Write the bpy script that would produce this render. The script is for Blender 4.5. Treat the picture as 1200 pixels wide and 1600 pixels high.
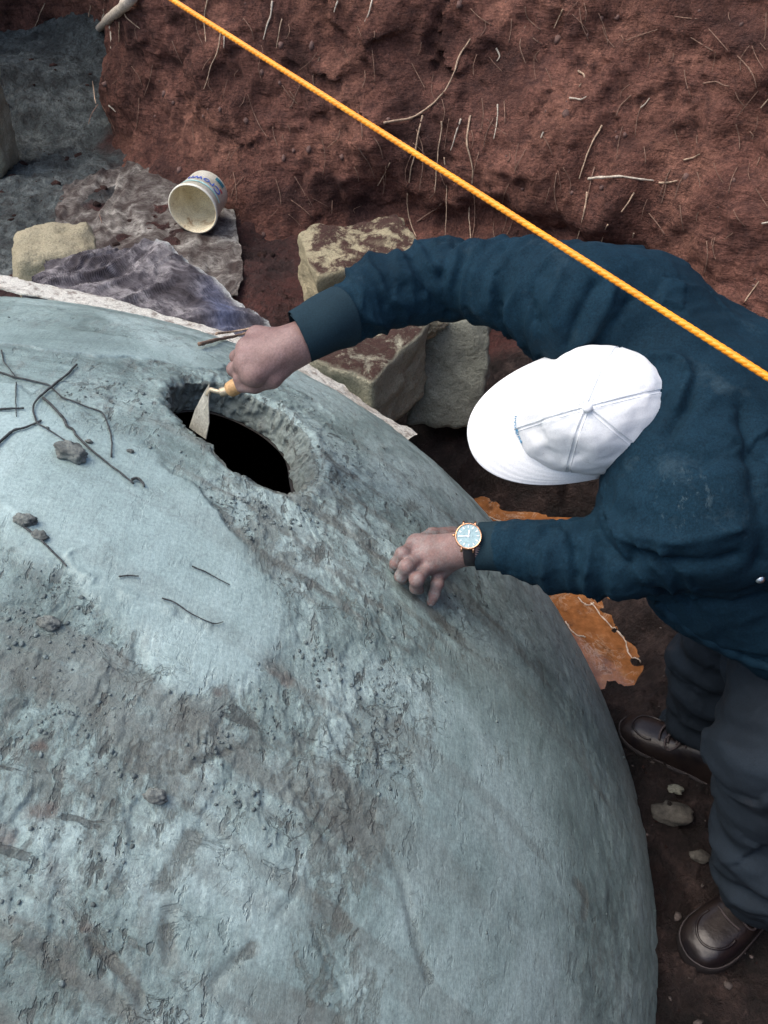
import bpy, bmesh, math, random
import numpy as np
from mathutils import Vector, Matrix, Quaternion
from mathutils.bvhtree import BVHTree

random.seed(7); RNG = np.random.default_rng(7)
for o in list(bpy.data.objects): bpy.data.objects.remove(o)
scene = bpy.context.scene
COL = scene.collection

# ------------------------------------------------------------------ camera
F = 1256.0                      # focal length in pixels of the 1200 x 1600 photograph
PITCH = math.radians(40.0)
CAMZ = 1.63
cam_d = bpy.data.cameras.new('camera'); cam = bpy.data.objects.new('camera', cam_d); COL.objects.link(cam)
cam.location = (0, 0, CAMZ)
cam.rotation_euler = (math.pi/2 - PITCH, 0, 0)
cam_d.sensor_fit = 'VERTICAL'; cam_d.sensor_height = 32.0; cam_d.lens = 32.0*F/1600.0
cam_d.clip_start = 0.02; cam_d.clip_end = 500
scene.camera = cam
scene.render.resolution_x = 768; scene.render.resolution_y = 1024

# ------------------------------------------------------------------ sky and sun
SUN = Vector((-0.47, -0.06, 0.88)).normalized()
world = bpy.data.worlds.new('World'); scene.world = world; world.use_nodes = True
wn = world.node_tree.nodes; wl = world.node_tree.links
for n in list(wn): wn.remove(n)
sky = wn.new('ShaderNodeTexSky'); sky.sky_type = 'NISHITA'; sky.sun_disc = False
sky.sun_elevation = math.asin(SUN.z); sky.sun_rotation = math.atan2(SUN.x, SUN.y)
sky.air_density = 1.0; sky.dust_density = 4.0; sky.ozone_density = 1.0
bg = wn.new('ShaderNodeBackground'); bg.inputs['Strength'].default_value = 0.15
wo = wn.new('ShaderNodeOutputWorld')
wl.new(sky.outputs[0], bg.inputs[0]); wl.new(bg.outputs[0], wo.inputs[0])
sun_d = bpy.data.lights.new('sun', 'SUN'); sun_d.energy = 1.0; sun_d.angle = math.radians(60)
sun_d.color = (1.0, 0.95, 0.88)
sun = bpy.data.objects.new('sun', sun_d); COL.objects.link(sun)
sun.rotation_euler = SUN.to_track_quat('Z', 'Y').to_euler(); sun.location = (-3, 3, 8)
vs = scene.view_settings
vs.view_transform = 'Standard'; vs.look = 'None'; vs.gamma = 1.0; vs.use_curve_mapping = False
vs.exposure = 0.90

# ------------------------------------------------------------------ helpers: points
CP, SP = math.cos(PITCH), math.sin(PITCH)
CAM = np.array([0, 0, CAMZ])
DC = np.array([-0.92, 0.98, -0.58]); DR = 1.59        # centre and radius of the dome
def ray(px, py):
    x = (px-600)/F; y = -(py-800)/F
    return np.array([x, CP + y*SP, -SP + y*CP])
def P(px, py, depth): return CAM + ray(px, py)*depth
def onS(px, py, h=0.0):
    d = ray(px, py); R = DR + h
    oc = CAM - DC; a = d@d; b = 2*oc@d; c = oc@oc - R*R
    disc = b*b - 4*a*c
    t = (-b - math.sqrt(max(disc, 0)))/(2*a)
    return CAM + d*t
def Sn(p):
    v = np.asarray(p) - DC; return v/np.linalg.norm(v)

# ------------------------------------------------------------------ helpers: noise
def _hash(ix, iy, iz, seed):
    h = (ix.astype(np.uint32)*np.uint32(374761393) + iy.astype(np.uint32)*np.uint32(668265263)
         + iz.astype(np.uint32)*np.uint32(2147483647) + np.uint32(seed*1013904223 & 0xffffffff))
    h = (h ^ (h >> np.uint32(13)))*np.uint32(1274126177)
    h = h ^ (h >> np.uint32(16))
    h = h*np.uint32(2246822519); h = h ^ (h >> np.uint32(15))
    return h.astype(np.float32)*np.float32(1/4294967295.0)
def vnoise(p, seed=0):
    p = np.asarray(p, np.float32); i = np.floor(p).astype(np.int64); f = (p - i).astype(np.float32)
    u = f*f*f*(f*(f*6-15)+10)
    r = 0
    for dx in (0, 1):
        wx = u[:, 0] if dx else 1-u[:, 0]
        for dy in (0, 1):
            wy = u[:, 1] if dy else 1-u[:, 1]
            for dz in (0, 1):
                wz = u[:, 2] if dz else 1-u[:, 2]
                r = r + wx*wy*wz*_hash(i[:, 0]+dx, i[:, 1]+dy, i[:, 2]+dz, seed)
    return r
def fbm(p, octaves=4, seed=0, gain=0.5, lac=2.03):
    p = np.asarray(p, np.float32); a = 1.0; s = 0; t = 0
    for k in range(octaves):
        s = s + a*(vnoise(p + 17.3*k, seed+k)*2-1); t += a
        p = p*lac; a *= gain
    return s/t
def ridged(p, octaves=3, seed=0):
    a = 1.0; s = 0; t = 0; p = np.asarray(p, np.float32)
    for k in range(octaves):
        s = s + a*(1-np.abs(vnoise(p + 9.1*k, seed+k)*2-1)); t += a; p = p*2.1; a *= .5
    return s/t
def sstep(a, b, x):
    t = np.clip((x-a)/(b-a), 0, 1); return t*t*(3-2*t)
def facets(p, scale, seed):
    """flat chips with sharp edges: every cell is its own tilted plane"""
    q = np.asarray(p, np.float32)*scale; i = np.floor(q).astype(np.int64); best = np.full(len(q), 1e9); out = np.zeros(len(q))
    for dx in (-1, 0, 1):
        for dy in (-1, 0, 1):
            for dz in (-1, 0, 1):
                a, b, c = i[:, 0]+dx, i[:, 1]+dy, i[:, 2]+dz
                j = np.stack([_hash(a, b, c, seed), _hash(a, b, c, seed+1), _hash(a, b, c, seed+2)], 1); v = q-(np.stack([a, b, c], 1)+j); d = (v*v).sum(1)
                n = np.stack([_hash(a, b, c, seed+3), _hash(a, b, c, seed+4), _hash(a, b, c, seed+5)], 1)*2-1; m = d < best
                best[m] = d[m]; out[m] = (v*n).sum(1)[m]+.5*_hash(a, b, c, seed+6)[m]-.25
    return out
def seg_dist(p, pts, with_t=False):
    """distance of points p (N,3) to a 3-D polyline; t = fraction along"""
    pts = np.asarray(pts, float); best = np.full(len(p), 1e9); bt = np.zeros(len(p))
    L = np.linalg.norm(np.diff(pts, axis=0), axis=1); tot = L.sum(); acc = 0
    for k in range(len(pts)-1):
        a = pts[k]; d = pts[k+1]-a; q = p-a
        t = np.clip((q@d)/(d@d+1e-12), 0, 1)
        dd = np.linalg.norm(q - t[:, None]*d, axis=1)
        m = dd < best; best[m] = dd[m]; bt[m] = (acc + t[m]*L[k])/tot; acc += L[k]
    return (best, bt) if with_t else best

# ------------------------------------------------------------------ helpers: objects
def link(o, parent=None):
    COL.objects.link(o)
    if parent is not None:
        o.parent = parent
        o.matrix_parent_inverse = parent_inv(parent)
    return o
def parent_inv(p):      # keeps every mesh in world coordinates whatever its parent
    return Matrix.LocRotScale(p.location, p.rotation_euler, p.scale).inverted()
def tag(o, label=None, cat=None, group=None, kind=None):
    if label: o['label'] = label
    if cat: o['category'] = cat
    if group: o['group'] = group
    if kind: o['kind'] = kind
    return o
def empty(name, loc):
    o = bpy.data.objects.new(name, None); COL.objects.link(o); o.location = Vector(loc); o.empty_display_size = .1
    return o
def mesh_obj(name, verts, faces, material, parent=None, smooth=True, attrs=None):
    me = bpy.data.meshes.new(name)
    verts = np.asarray(verts, np.float32)
    if isinstance(faces, np.ndarray):
        n = len(faces); k = faces.shape[1]
        me.vertices.add(len(verts)); me.vertices.foreach_set('co', verts.ravel())
        me.loops.add(n*k); me.loops.foreach_set('vertex_index', faces.astype(np.int32).ravel())
        me.polygons.add(n); me.polygons.foreach_set('loop_start', np.arange(0, n*k, k, dtype=np.int32))
        me.polygons.foreach_set('loop_total', np.full(n, k, np.int32))
        me.update(calc_edges=True)
    else:
        me.from_pydata([tuple(v) for v in verts], [], [tuple(int(i) for i in f) for f in faces]); me.update()
    me.polygons.foreach_set('use_smooth', np.full(len(me.polygons), smooth, bool))
    if attrs:
        for k, v in attrs.items():
            a = me.attributes.new(k, 'FLOAT', 'POINT'); a.data.foreach_set('value', np.asarray(v, np.float32))
    me.validate(); me.materials.append(material)
    o = bpy.data.objects.new(name, me); link(o, parent)
    return o
def grid_faces(nu, nv, wrap_u=False, flip=False):
    iu = np.arange(nu if wrap_u else nu-1); iv = np.arange(nv-1)
    U, V = np.meshgrid(iu, iv, indexing='ij'); U = U.ravel(); V = V.ravel(); U2 = (U+1) % nu
    f = np.stack([U*nv+V, U2*nv+V, U2*nv+V+1, U*nv+V+1], 1)
    return f[:, ::-1].copy() if flip else f
def vnormals(v, f):
    n = np.zeros_like(v)
    a = np.cross(v[f[:, 2]]-v[f[:, 0]], v[f[:, 3 if f.shape[1] > 3 else 1]]-v[f[:, 1 if f.shape[1] > 3 else 0]])
    for k in range(f.shape[1]): np.add.at(n, f[:, k], a)
    return n/(np.linalg.norm(n, axis=1)[:, None]+1e-12)
def catmull(pts, n):
    pts = np.asarray(pts, float); m = len(pts)
    t = np.linspace(0, m-1, n); i = np.clip(t.astype(int), 0, m-2); f = (t-i)[:, None]
    p1 = pts[i]; p2 = pts[i+1]; p0 = pts[np.maximum(i-1, 0)]; p3 = pts[np.minimum(i+2, m-1)]
    return .5*((2*p1)+(-p0+p2)*f+(2*p0-5*p1+4*p2-p3)*f*f+(-p0+3*p1-3*p2+p3)*f**3)
def tube_arrays(path, radii, seg=8, cap=True, squash=None):
    path = np.asarray(path, float); n = len(path); radii = np.broadcast_to(np.asarray(radii, float), (n,))
    tan = np.gradient(path, axis=0); tan /= np.linalg.norm(tan, axis=1)[:, None]+1e-12
    up = np.array([0, 0, 1.]) if abs(tan[0, 2]) < .9 else np.array([1., 0, 0])
    a = np.cross(tan[0], up); a /= np.linalg.norm(a)
    V = []
    for k in range(n):
        a = a - tan[k]*(a@tan[k]); a /= np.linalg.norm(a); b = np.cross(tan[k], a)
        th = np.arange(seg)*2*math.pi/seg
        V.append(path[k] + radii[k]*(np.cos(th)[:, None]*a + np.sin(th)[:, None]*b))
    V = np.concatenate(V); F4 = []
    for k in range(n-1):
        for s in range(seg):
            F4.append((k*seg+s, k*seg+(s+1) % seg, (k+1)*seg+(s+1) % seg, (k+1)*seg+s))
    if cap:
        V = np.concatenate([V, path[:1], path[-1:]]); c0 = n*seg
        for s in range(seg):
            F4.append((c0, (s+1) % seg, s)); F4.append((c0+1, (n-1)*seg+s, (n-1)*seg+(s+1) % seg))
    return V, F4
def tube(name, path, radii, material, parent=None, seg=8):
    V, f = tube_arrays(path, radii, seg); return mesh_obj(name, V, f, material, parent)
def merge(parts):
    V = []; Fs = []; o = 0
    for v, f in parts:
        V.append(np.asarray(v)); Fs += [tuple(int(i)+o for i in q) for q in f]; o += len(v)
    return np.concatenate(V), Fs
def frame(z, x):
    """rotation matrix columns x,y,z from a z axis and an approximate x axis"""
    z = np.asarray(z, float); z = z/np.linalg.norm(z); x = np.asarray(x, float)
    x = x - z*(x@z); x /= np.linalg.norm(x); y = np.cross(z, x)
    return np.stack([x, y, z], 1)

# ------------------------------------------------------------------ helpers: signed distance fields
def sd_cone(p, a, b, r1, r2):
    a = np.asarray(a, np.float32); d = np.asarray(b, np.float32)-a; q = p-a
    t = np.clip((q@d)/(d@d+1e-9), 0, 1)
    return np.linalg.norm(q - t[..., None]*d, axis=-1) - (r1 + (r2-r1)*t)
def sd_ell(p, c, R, r):
    q = ((p-np.asarray(c, np.float32)) @ np.asarray(R, np.float32))/np.asarray(r, np.float32)
    k = np.linalg.norm(q, axis=-1); k2 = np.linalg.norm(q/np.asarray(r, np.float32), axis=-1)
    return k*(k-1)/(k2+1e-6)
def sdf_mesh(prims, h, k=0.02, pad=0.03):
    """prims: ('c',a,b,r1,r2[,k]) or ('e',c,R,r[,k]); smooth union, meshed by surface nets"""
    lo = np.full(3, 1e9); hi = -lo
    boxes = []
    for q in prims:
        if q[0] == 'c':
            r = max(q[3], q[4]); l = np.minimum(q[1], q[2])-r; u = np.maximum(q[1], q[2])+r
        else:
            r = max(q[3]); l = np.asarray(q[1])-r; u = np.asarray(q[1])+r
        boxes.append((l, u)); lo = np.minimum(lo, l); hi = np.maximum(hi, u)
    lo = lo-pad; hi = hi+pad; n = np.ceil((hi-lo)/h).astype(int)+1
    G = np.full(n, 10.0, np.float32)
    ax = [(lo[i]+np.arange(n[i])*h).astype(np.float32) for i in range(3)]
    for q, (l, u) in zip(prims, boxes):
        kk = q[5] if q[0] == 'c' and len(q) > 5 else (q[4] if q[0] == 'e' and len(q) > 4 else k)
        m = max(kk, .01)+3*h
        s = [slice(max(int((l[i]-m-lo[i])/h), 0), min(int((u[i]+m-lo[i])/h)+2, n[i])) for i in range(3)]
        X = np.stack(np.meshgrid(ax[0][s[0]], ax[1][s[1]], ax[2][s[2]], indexing='ij'), -1)
        d = sd_cone(X, *q[1:5]) if q[0] == 'c' else sd_ell(X, *q[1:4])
        g = G[s[0], s[1], s[2]]
        w = np.maximum(kk-np.abs(g-d), 0)/kk
        G[s[0], s[1], s[2]] = np.minimum(g, d) - w*w*kk*.25
    return surf_nets(G, lo, h)
def surf_nets(G, lo, h):
    neg = G < 0
    c = [G[i:G.shape[0]-1+i, j:G.shape[1]-1+j, k:G.shape[2]-1+k] for i in (0, 1) for j in (0, 1) for k in (0, 1)]
    cnt = sum((x < 0).astype(np.int8) for x in c)
    idx = np.argwhere((cnt > 0) & (cnt < 8))
    vals = np.stack([x[idx[:, 0], idx[:, 1], idx[:, 2]] for x in c], 1)
    offs = np.array([(i, j, k) for i in (0, 1) for j in (0, 1) for k in (0, 1)], float)
    acc = np.zeros((len(idx), 3)); num = np.zeros(len(idx))
    for a in range(8):
        for b in range(a+1, 8):
            if np.abs(offs[a]-offs[b]).sum() != 1: continue
            va, vb = vals[:, a], vals[:, b]; m = (va < 0) != (vb < 0)
            t = np.where(m, va/(va-vb+1e-12), 0)
            acc += np.where(m[:, None], offs[a]+t[:, None]*(offs[b]-offs[a]), 0); num += m
    V = lo + (idx + acc/num[:, None])*h
    cid = np.full(cnt.shape, -1, np.int64); cid[idx[:, 0], idx[:, 1], idx[:, 2]] = np.arange(len(idx))
    faces = []
    for ax in range(3):
        s0 = [slice(None)]*3; s1 = [slice(None)]*3; s0[ax] = slice(0, -1); s1[ax] = slice(1, None)
        A = neg[tuple(s0)]; B = neg[tuple(s1)]; E = np.argwhere(A != B)
        o1, o2 = [x for x in range(3) if x != ax]
        ok = (E[:, o1] > 0) & (E[:, o2] > 0) & (E[:, o1] < G.shape[o1]-1) & (E[:, o2] < G.shape[o2]-1); E = E[ok]
        def cell(d1, d2):
            q = E.copy(); q[:, o1] -= d1; q[:, o2] -= d2; return cid[q[:, 0], q[:, 1], q[:, 2]]
        f = np.stack([cell(1, 1), cell(0, 1), cell(0, 0), cell(1, 0)], 1)
        fl = A[E[:, 0], E[:, 1], E[:, 2]]
        if ax == 1: fl = ~fl
        f[~fl] = f[~fl][:, ::-1]
        faces.append(f)
    f = np.concatenate(faces); f = f[(f >= 0).all(1)]
    return V, f
def smooth_mesh(V, f, it=2):
    e = np.concatenate([f[:, [0, 1]], f[:, [1, 2]], f[:, [2, 3]], f[:, [3, 0]]])
    for _ in range(it):
        s = np.zeros_like(V); n = np.zeros(len(V))
        for a, b in ((0, 1), (1, 0)):
            for c in range(3): s[:, c] += np.bincount(e[:, a], V[e[:, b], c], len(V))
            n += np.bincount(e[:, a], minlength=len(V))
        V = .5*V + .5*s/n[:, None]
    return V

# ------------------------------------------------------------------ helpers: materials
class NT:
    def __init__(s, name):
        s.m = bpy.data.materials.new(name); s.m.use_nodes = True; s.t = s.m.node_tree; s.n = s.t.nodes; s.l = s.t.links
        s.b = s.n['Principled BSDF']; s.co = s.n.new('ShaderNodeTexCoord').outputs['Object']
    def noise(s, scale, detail=4, rough=.55, vec=None, dist=0.0):
        n = s.n.new('ShaderNodeTexNoise'); n.inputs['Scale'].default_value = scale; n.inputs['Detail'].default_value = detail
        n.inputs['Roughness'].default_value = rough; n.inputs['Distortion'].default_value = dist
        s.l.new(vec if vec is not None else s.co, n.inputs['Vector']); return n.outputs['Fac']
    def voro(s, scale, feature='F1', vec=None, out='Distance'):
        n = s.n.new('ShaderNodeTexVoronoi'); n.inputs['Scale'].default_value = scale; n.feature = feature
        s.l.new(vec if vec is not None else s.co, n.inputs['Vector']); return n.outputs[out]
    def mapv(s, scale=(1, 1, 1), rot=(0, 0, 0), loc=(0, 0, 0)):
        n = s.n.new('ShaderNodeMapping'); n.inputs['Scale'].default_value = scale; n.inputs['Rotation'].default_value = rot
        n.inputs['Location'].default_value = loc
        s.l.new(s.co, n.inputs['Vector']); return n.outputs[0]
    def ramp(s, fac, stops):
        n = s.n.new('ShaderNodeValToRGB'); e = n.color_ramp.elements
        while len(e) < len(stops): e.new(.5)
        for q, (p, c) in zip(e, stops):
            q.position = p; q.color = (c, c, c, 1) if not hasattr(c, '__len__') else (*c, 1)
        s.l.new(fac, n.inputs[0]); return n.outputs[0]
    def math(s, op, a, b=0.0, clamp=False):
        n = s.n.new('ShaderNodeMath'); n.operation = op; n.use_clamp = clamp
        for i, v in enumerate((a, b)):
            if isinstance(v, (int, float)): n.inputs[i].default_value = v
            else: s.l.new(v, n.inputs[i])
        return n.outputs[0]
    def mix(s, fac, a, b, kind='MIX'):
        n = s.n.new('ShaderNodeMix'); n.data_type = 'RGBA'; n.blend_type = kind
        for i, v in ((0, fac), (6, a), (7, b)):
            if isinstance(v, (int, float)): n.inputs[i].default_value = v
            elif isinstance(v, tuple): n.inputs[i].default_value = (*v, 1)
            else: s.l.new(v, n.inputs[i])
        return n.outputs[2]
    def attr(s, name):
        n = s.n.new('ShaderNodeAttribute'); n.attribute_name = name; return n.outputs['Fac']
    def bump(s, height, strength=.5, dist=.01, normal=None):
        n = s.n.new('ShaderNodeBump'); n.inputs['Strength'].default_value = strength; n.inputs['Distance'].default_value = dist
        s.l.new(height, n.inputs['Height'])
        if normal is not None: s.l.new(normal, n.inputs['Normal'])
        return n.outputs[0]
    grain = (240, .30)
    def set(s, color=None, rough=None, normal=None, metal=None, spec=None):
        if color is not None and not isinstance(color, (int, float, tuple)) and s.grain[1] > 0:
            g = s.ramp(s.noise(s.grain[0], 4, .75), [(.30, 1-s.grain[1]), (.70, 1+s.grain[1])])
            color = s.mix(1.0, color, g, 'MULTIPLY')
        for key, v in (('Base Color', color), ('Roughness', rough), ('Normal', normal), ('Metallic', metal), ('Specular IOR Level', spec)):
            if v is None: continue
            if isinstance(v, (int, float)): s.b.inputs[key].default_value = v
            elif isinstance(v, tuple): s.b.inputs[key].default_value = (*v, 1)
            else: s.l.new(v, s.b.inputs[key])
        return s.m

def m_soil(name, dark, mid, light, scale=1.0, bump=1.0, rough=.95):
    t = NT(name); t.grain = (95, .45)
    a = t.noise(2.2*scale, 9, .66, dist=.6); c = t.ramp(a, [(.34, dark), (.50, mid), (.66, light)])
    b = t.noise(26*scale, 6, .65); c = t.mix(t.ramp(b, [(.34, .75), (.55, 0)]), c, dark)
    g = t.noise(120*scale, 4, .7); c = t.mix(t.ramp(g, [(.60, 0), (.74, .55)]), c, light)
    h = t.math('ADD', t.math('MULTIPLY', b, 1.2), t.math('MULTIPLY', g, .5))
    h = t.math('ADD', h, t.math('MULTIPLY', t.noise(55*scale, 5, .7), .8))
    h = t.math('MULTIPLY', h, t.ramp(t.noise(3.1*scale, 4, .6), [(.38, .25), (.62, 1)]))
    sm = t.noise(4, 7, .7, vec=t.mapv((1.6, 1.6, 9), (.5, .6, 0))); c = t.mix(t.ramp(sm, [(.55, 0), (.68, .5)]), c, dark); h = t.math('ADD', h, t.math('MULTIPLY', sm, .9))
    return t.set(c, rough, t.bump(h, bump, .045), spec=.2)

M = {}
M['wall'] = m_soil('red_soil_wall', (.066, .034, .030), (.178, .081, .061), (.305, .146, .104))
M['soil'] = m_soil('dark_soil', (.018, .012, .011), (.060, .030, .025), (.105, .055, .045))
def m_floor():
    t = NT('pit_floor_mud'); t.grain = (95, .45)
    a = t.noise(4.0, 7, .6, dist=.3)
    red = t.ramp(a, [(.30, (.022, .011, .011)), (.55, (.075, .028, .024)), (.75, (.125, .048, .040))])
    grey = t.ramp(t.noise(7.0, 8, .65, dist=.5), [(.34, (.042, .050, .051)), (.50, (.100, .120, .120)), (.66, (.21, .24, .232))])
    dark = t.ramp(t.noise(9.0, 7, .6, dist=.3), [(.36, (.008, .006, .005)), (.52, (.027, .017, .015)), (.68, (.075, .050, .043))])  # wet trench mud, colour darkened further to carry the trench's shade
    edge = t.math('SUBTRACT', t.noise(6, 6, .6), .5)
    fg = t.ramp(t.math('ADD', t.attr('grey'), t.math('MULTIPLY', edge, .7)), [(.35, 0), (.62, 1)])
    fd = t.ramp(t.math('ADD', t.attr('trench'), t.math('MULTIPLY', edge, .5)), [(.35, 0), (.65, 1)])
    c = t.mix(fg, t.mix(fd, red, dark), grey)
    b = t.noise(38, 6, .7); g = t.noise(120, 4, .7)
    c = t.mix(t.ramp(b, [(.36, .6), (.52, 0)]), c, (.02, .014, .013))
    h = t.math('ADD', b, t.math('MULTIPLY', g, .45))
    r2 = t.ramp(t.noise(5, 4), [(.4, .45), (.6, .9)])
    return t.set(c, t.math('MULTIPLY', r2, 1.0), t.bump(h, 1.0, .035), spec=.35)
M['floor'] = m_floor()

def m_dome():
    t = NT('wet_cement_plaster'); t.grain = (210, .24)
    diag = lambda sc: t.mapv(sc, (0, 0, math.radians(-35)))
    sm = t.attr('smooth'); inv = t.math('SUBTRACT', 1.0, t.math('MULTIPLY', sm, .72)); rg = t.attr('rough')
    a = t.noise(3.4, 11, .70, dist=.6)
    base = t.ramp(a, [(.36, (.130, .182, .172)), (.47, (.240, .326, .311)), (.57, (.358, .466, .450))])
    # where the film of fine paste is worn off, coarse sandy mortar shows
    br = t.math('ADD', t.attr('brown'), t.math('ADD', t.math('MULTIPLY', t.math('SUBTRACT', t.noise(9, 10, .70, dist=.8, vec=diag((1, .6, .8))), .5), 1.6), t.math('MULTIPLY', t.math('SUBTRACT', t.noise(31, 9, .76, dist=.5, vec=diag((1, .55, .8))), .5), 1.5)))
    fb = t.ramp(br, [(.37, 0), (.50, .66)])
    sand = t.ramp(t.noise(90, 5, .75), [(.32, (.078, .086, .075)), (.55, (.148, .165, .147)), (.74, (.25, .283, .26))])
    c = t.mix(fb, base, sand)
    red = t.ramp(t.math('ADD', t.attr('red'), t.math('MULTIPLY', t.math('SUBTRACT', t.noise(24, 8, .75), .5), 1.1)), [(.5, 0), (.75, .6)])
    c = t.mix(red, c, (.12, .066, .05))
    film = t.math('MULTIPLY', sm, t.ramp(t.noise(5.5, 8, .65, dist=.8), [(.35, .1), (.7, .85)]))
    c = t.mix(film, c, (.312, .416, .405))
    # grey grain between paste and sand
    gr = t.noise(60, 8, .78); c = t.mix(t.math('MULTIPLY', t.ramp(gr, [(.36, .55), (.50, 0)]), inv), c, (.13, .155, .15))
    # straw and grit flecks, elongated
    fl = t.ramp(t.noise(52, 4, .6, vec=diag((1, .38, .8))), [(.605, 0), (.645, 1)])
    fl2 = t.ramp(t.noise(23, 5, .65, vec=diag((.5, 1, .8)), dist=.7), [(.63, 0), (.66, 1)])
    amt = t.math('MULTIPLY', t.math('MAXIMUM', t.math('MULTIPLY', fl, t.math('ADD', rg, .38, True)), t.math('MULTIPLY', fl2, t.math('ADD', rg, .12, True))), inv)
    c = t.mix(t.math('MULTIPLY', amt, .72), c, (.060, .068, .064))
    # thin crooked tears in the paste
    ln = t.math('ABSOLUTE', t.math('SUBTRACT', t.noise(13, 6, .62, dist=1.4), .5))
    tear = t.math('MULTIPLY', t.ramp(ln, [(.003, 1), (.013, 0)]), t.ramp(t.noise(7, 5, .6), [(.50, 0), (.58, 1)]))
    tear = t.math('MULTIPLY', tear, t.math('MULTIPLY', inv, t.math('ADD', rg, .30, True)))
    c = t.mix(t.math('MULTIPLY', tear, .55), c, (.055, .060, .056))
    sk = t.ramp(t.math('ADD', t.attr('streak'), t.math('MULTIPLY', t.math('SUBTRACT', t.noise(22, 8, .75), .5), .9)), [(.12, 0), (.42, .62)])
    c = t.mix(t.math('MULTIPLY', sk, inv), c, (.125, .128, .112))
    st = t.noise(3.0, 8, .74, vec=t.mapv((16, 3.2, 7), (0, .2, math.radians(-38))))
    c = t.mix(t.math('MULTIPLY', t.ramp(st, [(.53, 0), (.64, .40)]), inv), c, (.165, .175, .16))
    h = t.math('ADD', t.math('MULTIPLY', t.noise(38, 9, .74), 1.0), t.math('MULTIPLY', gr, .55))
    h = t.math('MULTIPLY', h, t.math('MULTIPLY', inv, t.math('ADD', t.math('MULTIPLY', rg, .6), .45)))
    h = t.math('SUBTRACT', h, t.math('MULTIPLY', t.math('MAXIMUM', amt, tear), .55))
    h = t.math('SUBTRACT', h, t.math('MULTIPLY', fb, .40)); h = t.math('ADD', h, t.math('MULTIPLY', st, .30))
    gloss = t.ramp(t.noise(3.5, 5, .6), [(.35, .36), (.65, .62)])
    r = t.math('ADD', gloss, t.math('MULTIPLY', fb, .35), True)
    return t.set(c, r, t.bump(h, .75, .008), spec=.45)
M['dome'] = m_dome()
def m_simple(name, col, rough=.6, var=.25, scale=20, bump=.3, bscale=80, metal=0, spec=.5, dist=.004, col2=None):
    t = NT(name); d = tuple(x*(1-var) for x in col); l = tuple(min(x*(1+var), 1) for x in col)
    c = t.ramp(t.noise(scale, 6, .6), [(.32, d), (.68, l)])
    if col2: c = t.mix(t.ramp(t.noise(scale*.6, 6, .65, dist=.5), [(.48, 0), (.62, 1)]), c, col2)
    return t.set(c, rough, t.bump(t.noise(bscale, 5, .65), bump, dist), metal, spec)
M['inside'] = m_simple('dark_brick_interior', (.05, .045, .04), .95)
M['crumb'] = m_simple('cement_crumb', (.13, .165, .160), .8, .5, 30, .6, 200)
M['lump'] = m_simple('sandy_cement_lump', (.135, .150, .138), .85, .45, 40, .8, 150)
M['twig'] = m_simple('dark_twig', (.045, .05, .05), .8, .5, 60, .6, 300)
M['twig_brown'] = m_simple('brown_twig', (.20, .13, .09), .8, .4, 60, .6, 300)
M['root'] = m_simple('pale_root', (.36, .26, .18), .85, .45, 60, .5, 300)
M['root_dark'] = m_simple('brown_root', (.20, .12, .085), .85, .45, 60, .5, 300)
M['root_pale'] = m_simple('bleached_root', (.46, .40, .32), .85, .3, 60, .5, 300)
M['pebble'] = m_simple('grey_pebble', (.13, .075, .062), .85, .4, 40, .5, 200)
M['skin'] = None
def m_stone(name, pale, dirt, lo=.50, hi=.60, sc=14):
    t = NT(name)
    c = t.ramp(t.noise(9, 7, .65), [(.3, tuple(x*.7 for x in pale)), (.7, pale)])
    n = t.noise(sc, 7, .7, dist=.3)
    # soil lies on the upward faces
    g = t.n.new('ShaderNodeNewGeometry'); s = t.n.new('ShaderNodeSeparateXYZ'); t.l.new(g.outputs['Normal'], s.inputs[0])
    u = t.math('MULTIPLY', t.ramp(s.outputs[2], [(.55, 0), (.85, 1)]), t.ramp(n, [(lo-.02, 0), (hi, 1)]))
    c = t.mix(u, c, dirt)
    pt = t.noise(85, 6, .75); c = t.mix(t.ramp(pt, [(.34, .6), (.46, 0)]), c, tuple(x*.35 for x in pale))
    h = t.math('ADD', t.math('ADD', t.noise(40, 6, .7), t.math('MULTIPLY', pt, .7)), t.math('MULTIPLY', n, .8))
    return t.set(c, .92, t.bump(h, 1.0, .02), spec=.3)
M['stone_yellow'] = m_stone('yellow_quarry_stone', (.58, .51, .33), (.085, .045, .036), .45, .52)
M['stone_tan'] = m_stone('tan_quarry_stone', (.52, .50, .37), (.075, .040, .032), .40, .50)
M['stone_grey'] = m_stone('grey_quarry_stone', (.36, .37, .30), (.09, .06, .05), .60, .7)
M['stone_cream'] = m_stone('cream_quarry_stone', (.56, .50, .34), (.10, .07, .06), .62, .75)
def m_sack(name, base, stain, dark, lo=.42, hi=.60, blue=None):
    t = NT(name)
    n = t.noise(11, 8, .68, dist=.6); c = t.ramp(n, [(lo-.1, dark), (lo+.03, stain), (hi, base)])
    n2 = t.noise(48, 5, .7); c = t.mix(t.ramp(n2, [(.36, .8), (.5, 0)]), c, dark)
    if blue is not None:
        c = t.mix(t.math('MULTIPLY', t.attr('blue'), t.ramp(n, [(.35, .2), (.6, .9)])), c, blue)
    if blue is not None: c = t.mix(t.math('MULTIPLY', t.attr('pale'), t.ramp(n2, [(.36, .2), (.5, .9)])), c, (.50, .52, .50))
    w1 = t.n.new('ShaderNodeTexWave'); w1.inputs['Scale'].default_value = 110; t.l.new(t.mapv((1, .2, 1)), w1.inputs[0])
    h = t.math('ADD', t.math('MULTIPLY', w1.outputs['Fac'], .25), t.math('ADD', n2, n))
    return t.set(c, .8, t.bump(h, .7, .010), spec=.3)
M['sack_flat'] = m_sack('dirty_woven_sack', (.36, .345, .31), (.17, .155, .14), (.055, .040, .036), .50, .64)
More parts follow.
